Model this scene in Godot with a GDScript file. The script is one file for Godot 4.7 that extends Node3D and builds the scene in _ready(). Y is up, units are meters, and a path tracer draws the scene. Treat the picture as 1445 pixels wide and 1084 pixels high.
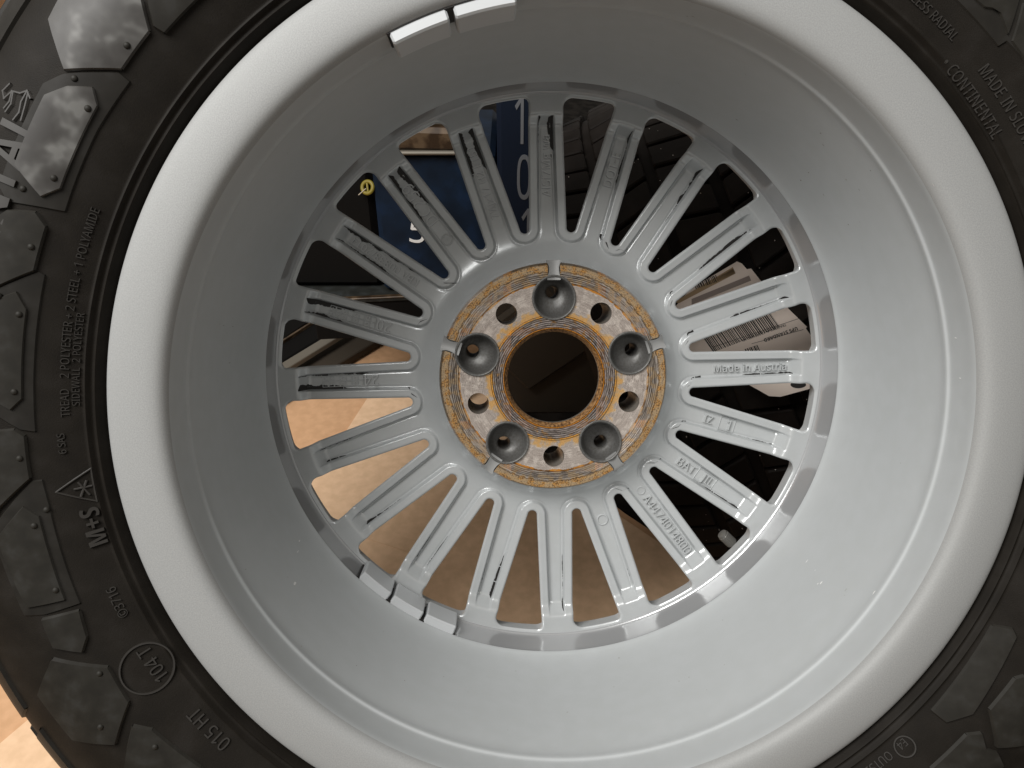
extends Node3D

# ------------------------------------------------------------------ constants
const PITCH := 35.0
const EYE := Vector3(0, 0.776, 0)
# the wheel's own axes: x and y lie in the wheel, z comes out of its back towards the viewer; metres
const HUB_AT := Vector3(0.02944, 0.00392, -0.53968)
const AX_U := Vector3(0.999425, 0.004506, -0.033607)
const AX_V := Vector3(0.0, 0.991132, 0.132884)
const AX_W := Vector3(0.033907, -0.132807, 0.990562)
const TIP := 0.103          # inner end of the windows
const WIN_OUT := 0.1933     # outer end of the windows
const WALL := 0.1970        # radius of the machined step
const HALF := 0.15708       # half a spoke pitch (9 degrees)
const LEDGE := 0.0208
const FLOOR := 0.0260
const JUNCTION := 0.0146

var M := {}
var wheel: Node3D
var rng := RandomNumberGenerator.new()
var sans: SystemFont
var tags := {}

# ------------------------------------------------------------------ mesh helper
class MB:
	var v := PackedVector3Array()
	var n := PackedVector3Array()
	var uv := PackedVector2Array()
	var ix := PackedInt32Array()
	func p(pos: Vector3, nor: Vector3, t := Vector2.ZERO) -> int:
		v.append(pos); n.append(nor); uv.append(t)
		return v.size() - 1
	func tri(a: int, b: int, c: int) -> void:
		var g := (v[c] - v[a]).cross(v[b] - v[a])
		if g.dot(n[a] + n[b] + n[c]) < 0.0:
			ix.append(a); ix.append(c); ix.append(b)
		else:
			ix.append(a); ix.append(b); ix.append(c)
	func quad(a: int, b: int, c: int, d: int) -> void:
		tri(a, b, c); tri(a, c, d)
	func face(pts: Array, out: Vector3) -> void:
		var f: Array = []
		for q in pts:
			f.append(p(q, out))
		for i in range(1, pts.size() - 1):
			tri(f[0], f[i], f[i + 1])
	func mesh() -> ArrayMesh:
		var a := []
		a.resize(Mesh.ARRAY_MAX)
		a[Mesh.ARRAY_VERTEX] = v
		a[Mesh.ARRAY_NORMAL] = n
		a[Mesh.ARRAY_TEX_UV] = uv
		a[Mesh.ARRAY_INDEX] = ix
		var m := ArrayMesh.new()
		m.add_surface_from_arrays(Mesh.PRIMITIVE_TRIANGLES, a)
		return m

func obj(called: String, m: Mesh, mat: Material, parent: Node, label := "") -> MeshInstance3D:
	var o := MeshInstance3D.new()
	o.name = numbered(called, parent)
	o.mesh = m
	o.material_override = mat
	o.cast_shadow = GeometryInstance3D.SHADOW_CASTING_SETTING_ON
	parent.add_child(o, true)
	if label != "":
		o.set_meta("label", label)
	return o

func numbered(called: String, parent: Node) -> String:
	if not parent.has_node(NodePath(called)):
		return called
	var k := "%s/%d" % [called, parent.get_instance_id()]
	var i: int = tags.get(k, 0) + 1
	tags[k] = i
	return "%s_%03d" % [called, i]

func thing(called: String, label: String, category: String, at := Vector3.ZERO, group := "") -> Node3D:
	var o := Node3D.new()
	o.name = numbered(called, self)
	add_child(o, true)
	o.position = at
	o.set_meta("label", label)
	o.set_meta("category", category)
	if group != "":
		o.set_meta("group", group)
	return o

# a surface of revolution round z: profile of Vector2(radius, z); side = +1 when the outside lies to the right of the run
func lathe(prof: Array, segs: int, side := 1.0, a0 := 0.0, a1 := TAU, crease := 0.6) -> MB:
	var mb := MB.new()
	lathe_into(mb, prof, segs, side, a0, a1, crease)
	return mb

func lathe_into(mb: MB, prof: Array, segs: int, side: float, a0: float, a1: float, crease := 0.6) -> void:
	var k := prof.size()
	var nor := []
	for i in range(k - 1):
		var d: Vector2 = (prof[i + 1] - prof[i]).normalized()
		nor.append(Vector2(d.y, -d.x) * side)
	var rows := []          # [r, z, nr, nz]
	var strips := []
	for i in range(k - 1):
		var na: Vector2 = nor[i]
		var nb: Vector2 = nor[i]
		if i > 0 and nor[i - 1].dot(nor[i]) > cos(crease):
			na = (nor[i - 1] + nor[i]).normalized()
		if i < k - 2 and nor[i + 1].dot(nor[i]) > cos(crease):
			nb = (nor[i + 1] + nor[i]).normalized()
		strips.append([prof[i], na, prof[i + 1], nb])
	for s in strips:
		var first := mb.v.size()
		for j in range(segs + 1):
			var a := a0 + (a1 - a0) * j / segs
			var c := cos(a)
			var sn := sin(a)
			mb.p(Vector3(s[0].x * c, s[0].x * sn, s[0].y), Vector3(s[1].x * c, s[1].x * sn, s[1].y), Vector2(float(j) / segs, 0))
			mb.p(Vector3(s[2].x * c, s[2].x * sn, s[2].y), Vector3(s[3].x * c, s[3].x * sn, s[3].y), Vector2(float(j) / segs, 1))
		for j in range(segs):
			var q := first + 2 * j
			mb.quad(q, q + 1, q + 3, q + 2)

# a block bent round the z axis, edges chamfered by b; skew turns its far end
func arc_block(r0: float, r1: float, z0: float, z1: float, a0: float, a1: float, b: float, segs := 4, skew := 0.0) -> MB:
	var mb := MB.new()
	arc_block_into(mb, r0, r1, z0, z1, a0, a1, b, segs, skew)
	return mb

func arc_block_into(mb: MB, r0: float, r1: float, z0: float, z1: float, a0: float, a1: float, b: float, segs := 4, skew := 0.0) -> void:
	var ring := [Vector2(r0 + b, z0), Vector2(r1 - b, z0), Vector2(r1, z0 + b), Vector2(r1, z1 - b), Vector2(r1 - b, z1), Vector2(r0 + b, z1), Vector2(r0, z1 - b), Vector2(r0, z0 + b)]
	var mid := Vector2((r0 + r1) / 2, (z0 + z1) / 2)
	var ba := b / r1
	var stations := [a0]
	for j in range(segs + 1):
		stations.append(lerpf(a0 + ba, a1 - ba, float(j) / segs))
	stations.append(a1)
	var at := func(q: Vector2, a: float) -> Vector3:
		var t: float = a + skew * (q.y - z0) / (z1 - z0)
		return Vector3(q.x * cos(t), q.x * sin(t), q.y)
	var inset := func(q: Vector2) -> Vector2:
		return q + (mid - q).sign() * b * 0.9
	for s in range(stations.size() - 1):
		for i in range(8):
			var p0: Vector2 = ring[i]
			var p1: Vector2 = ring[(i + 1) % 8]
			var f0: Vector2 = inset.call(p0) if s == 0 else p0
			var f1: Vector2 = inset.call(p1) if s == 0 else p1
			var g0: Vector2 = inset.call(p0) if s == stations.size() - 2 else p0
			var g1: Vector2 = inset.call(p1) if s == stations.size() - 2 else p1
			var d := (p1 - p0).normalized()
			var n2 := Vector2(d.y, -d.x)
			if n2.dot((p0 + p1) / 2 - mid) < 0:
				n2 = -n2
			var am: float = (stations[s] + stations[s + 1]) / 2
			var nn := Vector3(n2.x * cos(am), n2.x * sin(am), n2.y)
			if s == 0:
				nn = (nn + Vector3(sin(am), -cos(am), 0)).normalized()
			elif s == stations.size() - 2:
				nn = (nn + Vector3(-sin(am), cos(am), 0)).normalized()
			mb.face([at.call(f0, stations[s]), at.call(f1, stations[s]), at.call(g1, stations[s + 1]), at.call(g0, stations[s + 1])], nn)
	for e in [0, stations.size() - 1]:
		var pts := []
		for q in ring:
			pts.append(at.call(inset.call(q), stations[e]))
		var am: float = stations[e]
		mb.face(pts, Vector3(sin(am), -cos(am), 0) if e == 0 else Vector3(-sin(am), cos(am), 0))

# a box with chamfered edges
func bevel_box(size: Vector3, b: float) -> MB:
	var mb := MB.new()
	var h := size / 2
	for ax in range(3):
		for s in [-1.0, 1.0]:
			var u := (ax + 1) % 3
			var w := (ax + 2) % 3
			var q := []
			for c in [[-1, -1], [1, -1], [1, 1], [-1, 1]]:
				var t := Vector3.ZERO
				t[ax] = s * h[ax]; t[u] = c[0] * (h[u] - b); t[w] = c[1] * (h[w] - b)
				q.append(t)
			var nn := Vector3.ZERO
			nn[ax] = s
			mb.face(q, nn)
			# the edge between this face and the next axis
			for s2 in [-1.0, 1.0]:
				var e := []
				for c in [-1.0, 1.0]:
					var t := Vector3.ZERO
					t[ax] = s * h[ax]; t[u] = s2 * (h[u] - b); t[w] = c * (h[w] - b)
					e.append(t)
				for c in [1.0, -1.0]:
					var t := Vector3.ZERO
					t[ax] = s * (h[ax] - b); t[u] = s2 * h[u]; t[w] = c * (h[w] - b)
					e.append(t)
				var ne := Vector3.ZERO
				ne[ax] = s; ne[u] = s2
				mb.face(e, ne.normalized())
	for sx in [-1.0, 1.0]:
		for sy in [-1.0, 1.0]:
			for sz in [-1.0, 1.0]:
				var s := Vector3(sx, sy, sz)
				mb.face([s * Vector3(h.x, h.y - b, h.z - b), s * Vector3(h.x - b, h.y, h.z - b), s * Vector3(h.x - b, h.y - b, h.z)], s.normalized())
	return mb

# a flat outline in x, y given a thickness along z (top at z = 0)
func sheet(outline: PackedVector2Array, thick: float) -> MB:
	var mb := MB.new()
	var t := Geometry2D.triangulate_polygon(outline)
	for side in [[0.0, 1.0], [-thick, -1.0]]:
		var first := mb.v.size()
		for q in outline:
			mb.p(Vector3(q.x, q.y, side[0]), Vector3(0, 0, side[1]), q)
		for i in range(0, t.size(), 3):
			mb.tri(first + t[i], first + t[i + 1], first + t[i + 2])
	var turn := -1.0 if Geometry2D.is_polygon_clockwise(outline) else 1.0
	for i in range(outline.size()):
		var a := outline[i]
		var b := outline[(i + 1) % outline.size()]
		var d := (b - a).normalized()
		mb.face([Vector3(a.x, a.y, 0), Vector3(b.x, b.y, 0), Vector3(b.x, b.y, -thick), Vector3(a.x, a.y, -thick)], Vector3(d.y, -d.x, 0) * turn)
	return mb

func text_arrays(t: String, cap: float, deep: float, bold := false) -> Array:
	var tm := TextMesh.new()
	var f := SystemFont.new()
	f.font_names = PackedStringArray(["Droid Sans"])
	f.font_weight = 700 if bold else 400
	tm.font = f
	tm.font_size = 64
	# made large and scaled down, since a TextMesh cannot be very small
	var k := cap / 1.0
	tm.pixel_size = 1.0 / (64.0 * 0.714)
	tm.depth = deep / k
	tm.curve_step = 3.0
	tm.text = t
	var arr := tm.surface_get_arrays(0)
	var vs: PackedVector3Array = arr[Mesh.ARRAY_VERTEX]
	for i in range(vs.size()):
		vs[i] = vs[i] * k
	arr[Mesh.ARRAY_VERTEX] = vs
	return arr

# lettering whose vertices go through place(Vector3) -> Transform-like pair [pos, basis]
func letters(t: String, cap: float, deep: float, place: Callable, bold := false) -> ArrayMesh:
	var arr := text_arrays(t, cap, deep, bold)
	var mb := MB.new()
	var vs: PackedVector3Array = arr[Mesh.ARRAY_VERTEX]
	var ns: PackedVector3Array = arr[Mesh.ARRAY_NORMAL]
	var idx: PackedInt32Array = arr[Mesh.ARRAY_INDEX] if arr[Mesh.ARRAY_INDEX] != null else PackedInt32Array(range(vs.size()))
	var lo := 1e9
	for q in vs:
		lo = minf(lo, q.y)
	for i in range(vs.size()):
		var q: Vector3 = vs[i]
		var pr: Array = place.call(q)
		mb.p(pr[0], (pr[1] as Basis) * ns[i])
	for i in range(0, idx.size(), 3):
		mb.tri(idx[i], idx[i + 1], idx[i + 2])
	return mb.mesh()

# ------------------------------------------------------------------ materials
func noise(freq: float, kind := FastNoiseLite.TYPE_SIMPLEX_SMOOTH, oct := 4, sd := 1) -> FastNoiseLite:
	var f := FastNoiseLite.new()
	f.noise_type = kind
	f.seed = sd
	f.frequency = freq
	f.fractal_octaves = oct
	return f

func noise_tex(f: FastNoiseLite, cols: Array, offs: Array, size := 512, bump := -1.0) -> NoiseTexture2D:
	var t := NoiseTexture2D.new()
	t.width = size
	t.height = size
	t.seamless = true
	t.noise = f
	if bump > 0:
		t.as_normal_map = true
		t.bump_strength = bump
	else:
		var g := Gradient.new()
		g.colors = PackedColorArray(cols)
		g.offsets = PackedFloat32Array(offs)
		t.color_ramp = g
	return t

func lin(r: float, g: float, b: float) -> Color:
	return Color(r, g, b).linear_to_srgb()

func mat(called: String, c: Color, rough: float, metal := 0.0, spec := 0.5) -> StandardMaterial3D:
	var m := StandardMaterial3D.new()
	m.resource_name = called
	m.albedo_color = c
	m.roughness = rough
	m.metallic = metal
	m.metallic_specular = spec
	return m

func tri_map(m: StandardMaterial3D, s: float) -> void:
	m.uv1_triplanar = true
	m.uv1_scale = Vector3(s, s, s)

func make_materials() -> void:
	var grain := noise_tex(noise(0.35, FastNoiseLite.TYPE_SIMPLEX, 3, 5), [], [], 512, 2.0)
	var paint := noise_tex(noise(0.012, FastNoiseLite.TYPE_SIMPLEX_SMOOTH, 5, 3), [Color(0.985, 0.985, 0.983), Color(1, 1, 1)], [0.25, 0.75])
	# silver lacquer sprayed over the inside of the rim, a little rough
	M.silver = mat("silver_overspray", lin(0.445, 0.462, 0.468), 0.58, 0.08, 0.25)
	M.silver.albedo_texture = paint
	M.silver.normal_enabled = true
	M.silver.normal_texture = grain
	M.silver.normal_scale = 0.10
	tri_map(M.silver, 9.0)
	M.lip = mat("silver_darkened_for_light", lin(0.345, 0.348, 0.343), 0.55, 0.08, 0.3)  # same paint as the barrel, albedo darkened to offset the strong light here
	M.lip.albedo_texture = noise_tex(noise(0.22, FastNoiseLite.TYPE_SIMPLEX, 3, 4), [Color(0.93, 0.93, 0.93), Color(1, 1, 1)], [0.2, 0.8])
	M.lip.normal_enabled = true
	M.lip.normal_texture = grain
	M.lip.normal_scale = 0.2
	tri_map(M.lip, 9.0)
	M.spoke = mat("silver_lacquer", lin(0.50, 0.515, 0.52), 0.25, 0.25)
	M.spoke.albedo_texture = paint
	tri_map(M.spoke, 9.0)
	M.step = mat("machined_step", lin(0.43, 0.435, 0.44), 0.17, 0.38)
	M.weight = mat("zinc_weight", lin(0.52, 0.535, 0.545), 0.5, 0.1)
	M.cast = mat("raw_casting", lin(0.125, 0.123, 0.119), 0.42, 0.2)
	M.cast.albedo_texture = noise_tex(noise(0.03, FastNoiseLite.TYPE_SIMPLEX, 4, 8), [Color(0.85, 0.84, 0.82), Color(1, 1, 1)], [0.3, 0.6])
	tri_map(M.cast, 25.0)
	M.neck = mat("grey_casting", lin(0.26, 0.26, 0.255), 0.5, 0.1)
	M.bore = mat("machined_bore", lin(0.42, 0.38, 0.33), 0.3, 0.6)
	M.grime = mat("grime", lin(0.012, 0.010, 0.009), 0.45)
	M.chip = mat("paint_chip", lin(0.75, 0.75, 0.74), 0.6)
	M.rust = mat("rusty_bevel", lin(0.34, 0.19, 0.075), 0.6, 0.1)
	M.rust.albedo_texture = noise_tex(noise(0.03, FastNoiseLite.TYPE_SIMPLEX, 4, 70), [Color(0.38, 0.34, 0.32), Color(0.85, 0.8, 0.75), Color(1, 1, 1)], [0.28, 0.5, 0.7])
	tri_map(M.rust, 22.0)
	M.hub = mat("rusty_machined_face", Color.WHITE, 0.35, 0.45)
	M.hub.albedo_texture = hub_texture()
	tri_map(M.hub, 1.0 / 0.17)
	M.hub.uv1_offset = Vector3(0.5, 0.5, 0.5)
	# rubber
	var scuff := noise_tex(noise(0.010, FastNoiseLite.TYPE_SIMPLEX_SMOOTH, 5, 12), [Color(0.74, 0.72, 0.68), Color(0.86, 0.84, 0.8), Color(1, 1, 1)], [0.2, 0.55, 0.85])
	M.rubber = mat("tyre_rubber", lin(0.0155, 0.013, 0.0105), 0.65, 0.0, 0.28)
	M.rubber.albedo_texture = scuff
	M.rubber.normal_enabled = true
	M.rubber.normal_texture = grain
	M.rubber.normal_scale = 0.25
	tri_map(M.rubber, 8.0)
	M.rubber_frame = mat("tyre_frame_rubber", lin(0.020, 0.0182, 0.0158), 0.58, 0.0, 0.33)
	M.rubber_frame.albedo_texture = scuff
	tri_map(M.rubber_frame, 11.0)
	M.rubber_plate = mat("tyre_plate_rubber", lin(0.026, 0.0245, 0.0215), 0.58, 0.0, 0.33)
	M.rubber_plate.albedo_texture = scuff
	tri_map(M.rubber_plate, 14.0)
	M.rubber_worn = mat("scuffed_plate_rubber", Color.WHITE, 0.5, 0.0, 0.45)
	M.rubber_worn.albedo_texture = noise_tex(noise(0.008, FastNoiseLite.TYPE_SIMPLEX_SMOOTH, 3, 31), [lin(0.026, 0.023, 0.020), lin(0.05, 0.047, 0.043), lin(0.14, 0.137, 0.13)], [0.3, 0.58, 0.85])
	tri_map(M.rubber_worn, 13.0)
	M.letter = mat("moulded_letter_rubber", lin(0.021, 0.018, 0.0148), 0.55, 0.0, 0.5)
	M.black_rubber = mat("black_rubber", lin(0.015, 0.011, 0.009), 0.7, 0.0, 0.3)
	M.black_rubber.albedo_texture = scuff
	tri_map(M.black_rubber, 6.0)
	# surroundings
	M.card = mat("cardboard", lin(0.66, 0.395, 0.225), 0.9, 0.0, 0.1)
	M.card.albedo_texture = noise_tex(noise(0.02, FastNoiseLite.TYPE_SIMPLEX, 5, 40), [Color(0.955, 0.95, 0.94), Color(1, 1, 1)], [0.2, 0.8])
	M.card.normal_enabled = true
	M.card.normal_texture = noise_tex(noise(0.02, FastNoiseLite.TYPE_SIMPLEX, 4, 41), [], [], 512, 2.0)
	M.card.normal_scale = 0.1
	tri_map(M.card, 5.0)
	M.card_light = M.card.duplicate()
	M.card_light.albedo_color = lin(0.82, 0.56, 0.36)
	M.concrete = mat("concrete", lin(0.028, 0.024, 0.021), 0.9, 0.0, 0.2)
	M.concrete.albedo_texture = noise_tex(noise(0.015, FastNoiseLite.TYPE_SIMPLEX, 5, 50), [Color(0.7, 0.7, 0.7), Color(1, 1, 1)], [0.3, 0.7])
	tri_map(M.concrete, 2.0)
	M.blue = mat("blue_paint", lin(0.006, 0.018, 0.045), 0.6, 0.0, 0.3)
	M.blue.albedo_texture = scuff
	tri_map(M.blue, 4.0)
	M.navy = mat("navy_paint", lin(0.004, 0.008, 0.018), 0.6, 0.0, 0.3)
	M.white_marker = mat("white_marker", lin(0.75, 0.75, 0.74), 0.7)
	M.grey_marker = mat("grey_marker", lin(0.11, 0.115, 0.125), 0.8)
	M.copper = mat("tarnished_copper", lin(0.10, 0.065, 0.036), 0.45, 0.2)
	M.copper.albedo_texture = noise_tex(noise(0.006, FastNoiseLite.TYPE_SIMPLEX, 4, 60), [Color(0.6, 0.55, 0.5), Color(1, 1, 1)], [0.35, 0.7])
	tri_map(M.copper, 10.0)
	M.cream = mat("cream_plastic", lin(0.55, 0.47, 0.36), 0.5)
	M.dark_steel = mat("dark_steel", lin(0.030, 0.033, 0.033), 0.7, 0.0, 0.3)
	M.dark_steel.albedo_texture = scuff
	tri_map(M.dark_steel, 8.0)
	M.black_steel = mat("black_steel", lin(0.006, 0.0055, 0.005), 0.85, 0.0, 0.2)
	M.worn_edge = mat("worn_steel_edge", lin(0.17, 0.15, 0.12), 0.5, 0.3)
	M.crate = mat("black_plastic", lin(0.05, 0.040, 0.030), 0.8, 0.0, 0.25)
	M.yellow = mat("yellow_plastic", lin(0.20, 0.155, 0.015), 0.5)
	M.cap = mat("valve_metal", lin(0.22, 0.215, 0.20), 0.35, 0.4)
	M.paper = mat("label_paper", lin(0.78, 0.67, 0.59), 0.75)
	M.paper_brown = mat("brown_label_print", lin(0.36, 0.25, 0.14), 0.7)
	M.ink = mat("label_ink", lin(0.02, 0.018, 0.016), 0.7)
	M.ink_grey = mat("grey_label_ink", lin(0.27, 0.22, 0.195), 0.7)
	M.film = mat("crumpled_wrap", lin(0.6, 0.55, 0.5), 0.4)

# rings of rust, lathe grooves and bare metal round the bore, 0.17 m across
func hub_texture() -> ImageTexture:
	var size := 1000
	var n1 := noise(0.02, FastNoiseLite.TYPE_SIMPLEX, 4, 21)
	var n2 := noise(0.11, FastNoiseLite.TYPE_SIMPLEX, 3, 22)
	var n3 := noise(1.0, FastNoiseLite.TYPE_SIMPLEX, 3, 23)
	var data := PackedByteArray()
	data.resize(size * size * 3)
	var tan_ := Color(0.74, 0.62, 0.46)
	var rust := Color(0.80, 0.53, 0.20)
	var dark := Color(0.20, 0.155, 0.12)
	var grey := Color(0.60, 0.565, 0.53)
	var bare := Color(0.77, 0.725, 0.69)
	for y in range(size):
		for x in range(size):
			var px := (x + 0.5 - size / 2.0) * 0.17
			var py := (y + 0.5 - size / 2.0) * 0.17
			var r := sqrt(px * px + py * py)
			if r < 30.0 or r > 82.0:
				continue
			var a := atan2(py, px)
			var w := n1.get_noise_2d(x, y)
			var s := n2.get_noise_2d(x, y)
			# streaks that run round with the lathe tool
			var l := n3.get_noise_3d(r * 2.2, cos(a) * 1.6, sin(a) * 1.6)
			var rr := r + 0.9 * w
			var c: Color
			if rr > 73.6:
				c = tan_.lerp(rust, clampf(0.15 + 1.3 * w, 0, 0.6))
				c = c.lerp(grey, clampf((l + 0.0) * 2.2, 0, 0.55))
				c = c.lerp(dark, clampf((n2.get_noise_2d(x * 0.95, y * 0.95) + 0.3 * w - 0.22) * 2.2, 0, 0.55))
				c = c.lerp(dark, clampf((0.5 - absf(rr - 74.0)) * 1.3, 0, 0.55))
			elif r > 67.2:
				c = grey.lerp(bare, clampf(0.4 + l, 0, 0.9))
				c = c.lerp(dark, clampf((n2.get_noise_2d(r * 12.0, a * 40.0) - 0.10) * 2.5, 0, 0.7))
				c = c.lerp(tan_, clampf(0.15 + w * 2.0, 0, 0.6))
			elif rr > 65.9:
				c = rust.lerp(dark, clampf(0.15 - 1.2 * w, 0, 0.5))
				c = c.lerp(bare, clampf((sin(a * 2.0 + 1.0) * 0.5 + w) * 0.9, 0, 0.8))
			elif r > 44.4 + 1.2 * n1.get_noise_2d(x * 0.8 + 300, y * 0.8):
				c = bare.lerp(Color(0.60, 0.55, 0.52), clampf(0.3 + 1.6 * l + 0.5 * w, 0, 0.9))
				c = c.lerp(Color(0.94, 0.90, 0.86), clampf((l + w - 0.05) * 2.0, 0, 0.7))
				c = c.lerp(dark, clampf((absf(n3.get_noise_3d(r * 6.0, cos(a) * 1.2, sin(a) * 1.2)) - 0.30) * 2.0, 0, 0.35))
				c = c.lerp(Color(0.84, 0.62, 0.32), clampf((49.5 - r) / 5.0 + 1.1 * w, 0, 0.75))
			elif r > 43.2:
				c = rust.lerp(Color(0.90, 0.68, 0.34), clampf(0.6 + s, 0, 1))
				c = c.lerp(grey, clampf(-w * 2.0, 0, 0.7))
			elif r > 35.6:
				c = grey.lerp(Color(0.74, 0.69, 0.68), clampf(0.5 + l, 0, 1))
				c = c.lerp(dark, clampf((n2.get_noise_2d(r * 14.0, a * 34.0) - 0.12) * 2.6, 0, 0.85))
				c = c.lerp(rust, clampf((w - 0.34) * 2.5, 0, 0.4))
			else:
				c = Color(0.86, 0.55, 0.16).lerp(dark, clampf((s - 0.15) * 1.6, 0, 0.5))
			c = c.lerp(c * (0.95 + 0.4 * n3.get_noise_2d(x, y)), 0.5)
			var at := (y * size + x) * 3
			data[at] = int(clampf(c.r, 0, 1) * 255)
			data[at + 1] = int(clampf(c.g, 0, 1) * 255)
			data[at + 2] = int(clampf(c.b, 0, 1) * 255)
	return ImageTexture.create_from_image(Image.create_from_data(size, size, false, Image.FORMAT_RGB8, data))

# ------------------------------------------------------------------ rim
func make_barrel() -> void:
	# back lip, wall, ridge, drop centre; r and z in millimetres
	var pts := [[236.6, 140], [236.8, 146], [236.0, 150.8], [234.4, 152.8], [230, 154.0], [222, 154.7], [215, 154.6], [210.6, 153.7], [208.0, 151.8], [206.6, 149.2], [206.3, 146],
		[206.9, 138], [207.2, 130], [207.25, 126.0], [207.1, 124.7], [206.7, 124.0], [206.15, 123.4], [205.95, 122.5], [206.0, 121.0], [206.3, 118.5], [206.35, 114], [205.9, 106], [205.3, 95],
		[204.4, 75], [203.4, 55], [202.3, 40], [201.0, 28], [199.7, 20], [198.4, 15.4], [197.5, 13.4], [197.0, 12.3], [196.85, 11.5]]
	var prof := smooth(pts, 3)
	var cut := 0
	while prof[cut].y * 1000.0 > 149.0 or cut < 10:
		cut += 1
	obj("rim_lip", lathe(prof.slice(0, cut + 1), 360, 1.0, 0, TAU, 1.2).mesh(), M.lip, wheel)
	obj("rim_barrel", lathe(prof.slice(cut), 360, 1.0, 0, TAU, 1.2).mesh(), M.silver, wheel)
	var st := smooth([[196.85, 11.5], [196.95, 10.7], [197.5, 9.9], [198.3, 9.0], [198.7, 8.0], [198.75, 6.5], [197.1, -12.2], [196.85, -13.0], [196.4, -13.5], [195.9, -13.7], [195.5, -14.1], [195.4, -15.2]], 2)
	obj("machined_step", lathe(st, 360, 1.0, 0, TAU, 1.2).mesh(), M.step, wheel, "glossy machined ring between the barrel and the spokes")
	var front := [Vector2(0.1985, -0.028), Vector2(0.204, -0.040), Vector2(0.212, -0.052), Vector2(0.220, -0.0585), Vector2(0.236, -0.0585), Vector2(0.2365, -0.050), Vector2(0.2245, -0.046), Vector2(0.221, -0.02), Vector2(0.2035, -0.012), Vector2(0.2015, 0.01)]
	obj("front_rim", lathe(front, 120, 1.0).mesh(), M.spoke, wheel)
	# the outside of the barrel, under the tyre
	var under := [Vector2(0.2015, 0.01), Vector2(0.2085, 0.055), Vector2(0.2095, 0.118), Vector2(0.2185, 0.128), Vector2(0.2195, 0.140), Vector2(0.2366, 0.140)]
	obj("barrel_underside", lathe(under, 120, 1.0).mesh(), M.spoke, wheel)

func smooth(pts: Array, sub: int) -> Array:
	var out := []
	for i in range(pts.size() - 1):
		var b := Vector2(pts[i][0], pts[i][1])
		var c := Vector2(pts[i + 1][0], pts[i + 1][1])
		for k in range(sub):
			var t := float(k) / sub
			out.append(b.lerp(c, t) / 1000.0)
	out.append(Vector2(pts[-1][0], pts[-1][1]) / 1000.0)
	# round the corners of the run a little
	if sub > 1:
		for pass_ in range(2):
			var s := out.duplicate()
			for i in range(1, out.size() - 1):
				s[i] = out[i] * 0.5 + (out[i - 1] + out[i + 1]) * 0.25
			out = s
	return out

func win_half(r: float, flare: bool) -> float:
	if r <= TIP or r >= WIN_OUT + 1e-7:
		return 0.0
	var rho := 0.0034
	var h := rho + 0.1735 * (r - TIP - rho)
	if r < TIP + rho:
		h = rho * sqrt(maxf(0.0, 1.0 - pow((TIP + rho - r) / rho, 2)))
	var rc := 0.0075 if flare else 0.0038
	if r > WIN_OUT - rc:
		h -= rc - sqrt(maxf(0.0, rc * rc - pow(r - (WIN_OUT - rc), 2)))
	return h

func floor_depth(r: float) -> float:
	return FLOOR - 0.0228 * exp(-(r - 0.0795) / 0.0068)

var outlines := {}
func window_outline(flare: bool, side: float) -> PackedVector2Array:
	# the near and far edge of one window, in the frame of a spoke that points along +y; side -1 is the window on its left
	var key := [flare, side]
	if outlines.has(key):
		return outlines[key]
	var near := PackedVector2Array()
	var far := PackedVector2Array()
	for r in row_radii():
		if r < TIP or r > WIN_OUT + 1e-6:
			continue
		var psi := asin(win_half(minf(r, WIN_OUT), flare) / r)
		for k in [[near, HALF - psi], [far, HALF + psi]]:
			var a: float = k[1]
			k[0].append(Vector2(side * r * sin(a), r * cos(a)))
	var far2 := far.duplicate()
	far2.reverse()
	# only the tip of the far edge matters
	var out := far2.slice(far2.size() - 14) 
	out.append_array(near)
	for k in range(1, 7):
		var a := lerpf(HALF - asin(win_half(WIN_OUT, flare) / WIN_OUT), HALF, k / 6.0)
		out.append(Vector2(side * WIN_OUT * sin(a), WIN_OUT * cos(a)))
	outlines[key] = out
	return out

var radii: Array = []
func row_radii() -> Array:
	if radii.is_empty():
		for k in range(32):
			radii.append(lerpf(0.0795, TIP, k / 32.0))
		for k in range(10):
			radii.append(TIP + 0.0034 * (1.0 - cos(PI / 2 * k / 10.0)))
		for k in range(26):
			radii.append(lerpf(TIP + 0.0034, 0.168, k / 26.0))
		for k in range(18):
			radii.append(lerpf(0.168, WIN_OUT - 0.0075, k / 18.0))
		for k in range(13):
			radii.append(WIN_OUT - 0.0075 + 0.0075 * sin(PI / 2 * k / 12.0))
		for r in [WIN_OUT + 1e-6, 0.1942, 0.1957, 0.1970]:
			radii.append(r)
	return radii

func edge_distance(p: Vector2, line: PackedVector2Array) -> float:
	var best := 1e9
	for i in range(line.size() - 1):
		var a := line[i]
		var ab := line[i + 1] - a
		var t := clampf((p - a).dot(ab) / maxf(ab.length_squared(), 1e-12), 0.0, 1.0)
		best = minf(best, (a + ab * t).distance_squared_to(p))
	return sqrt(best)

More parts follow.
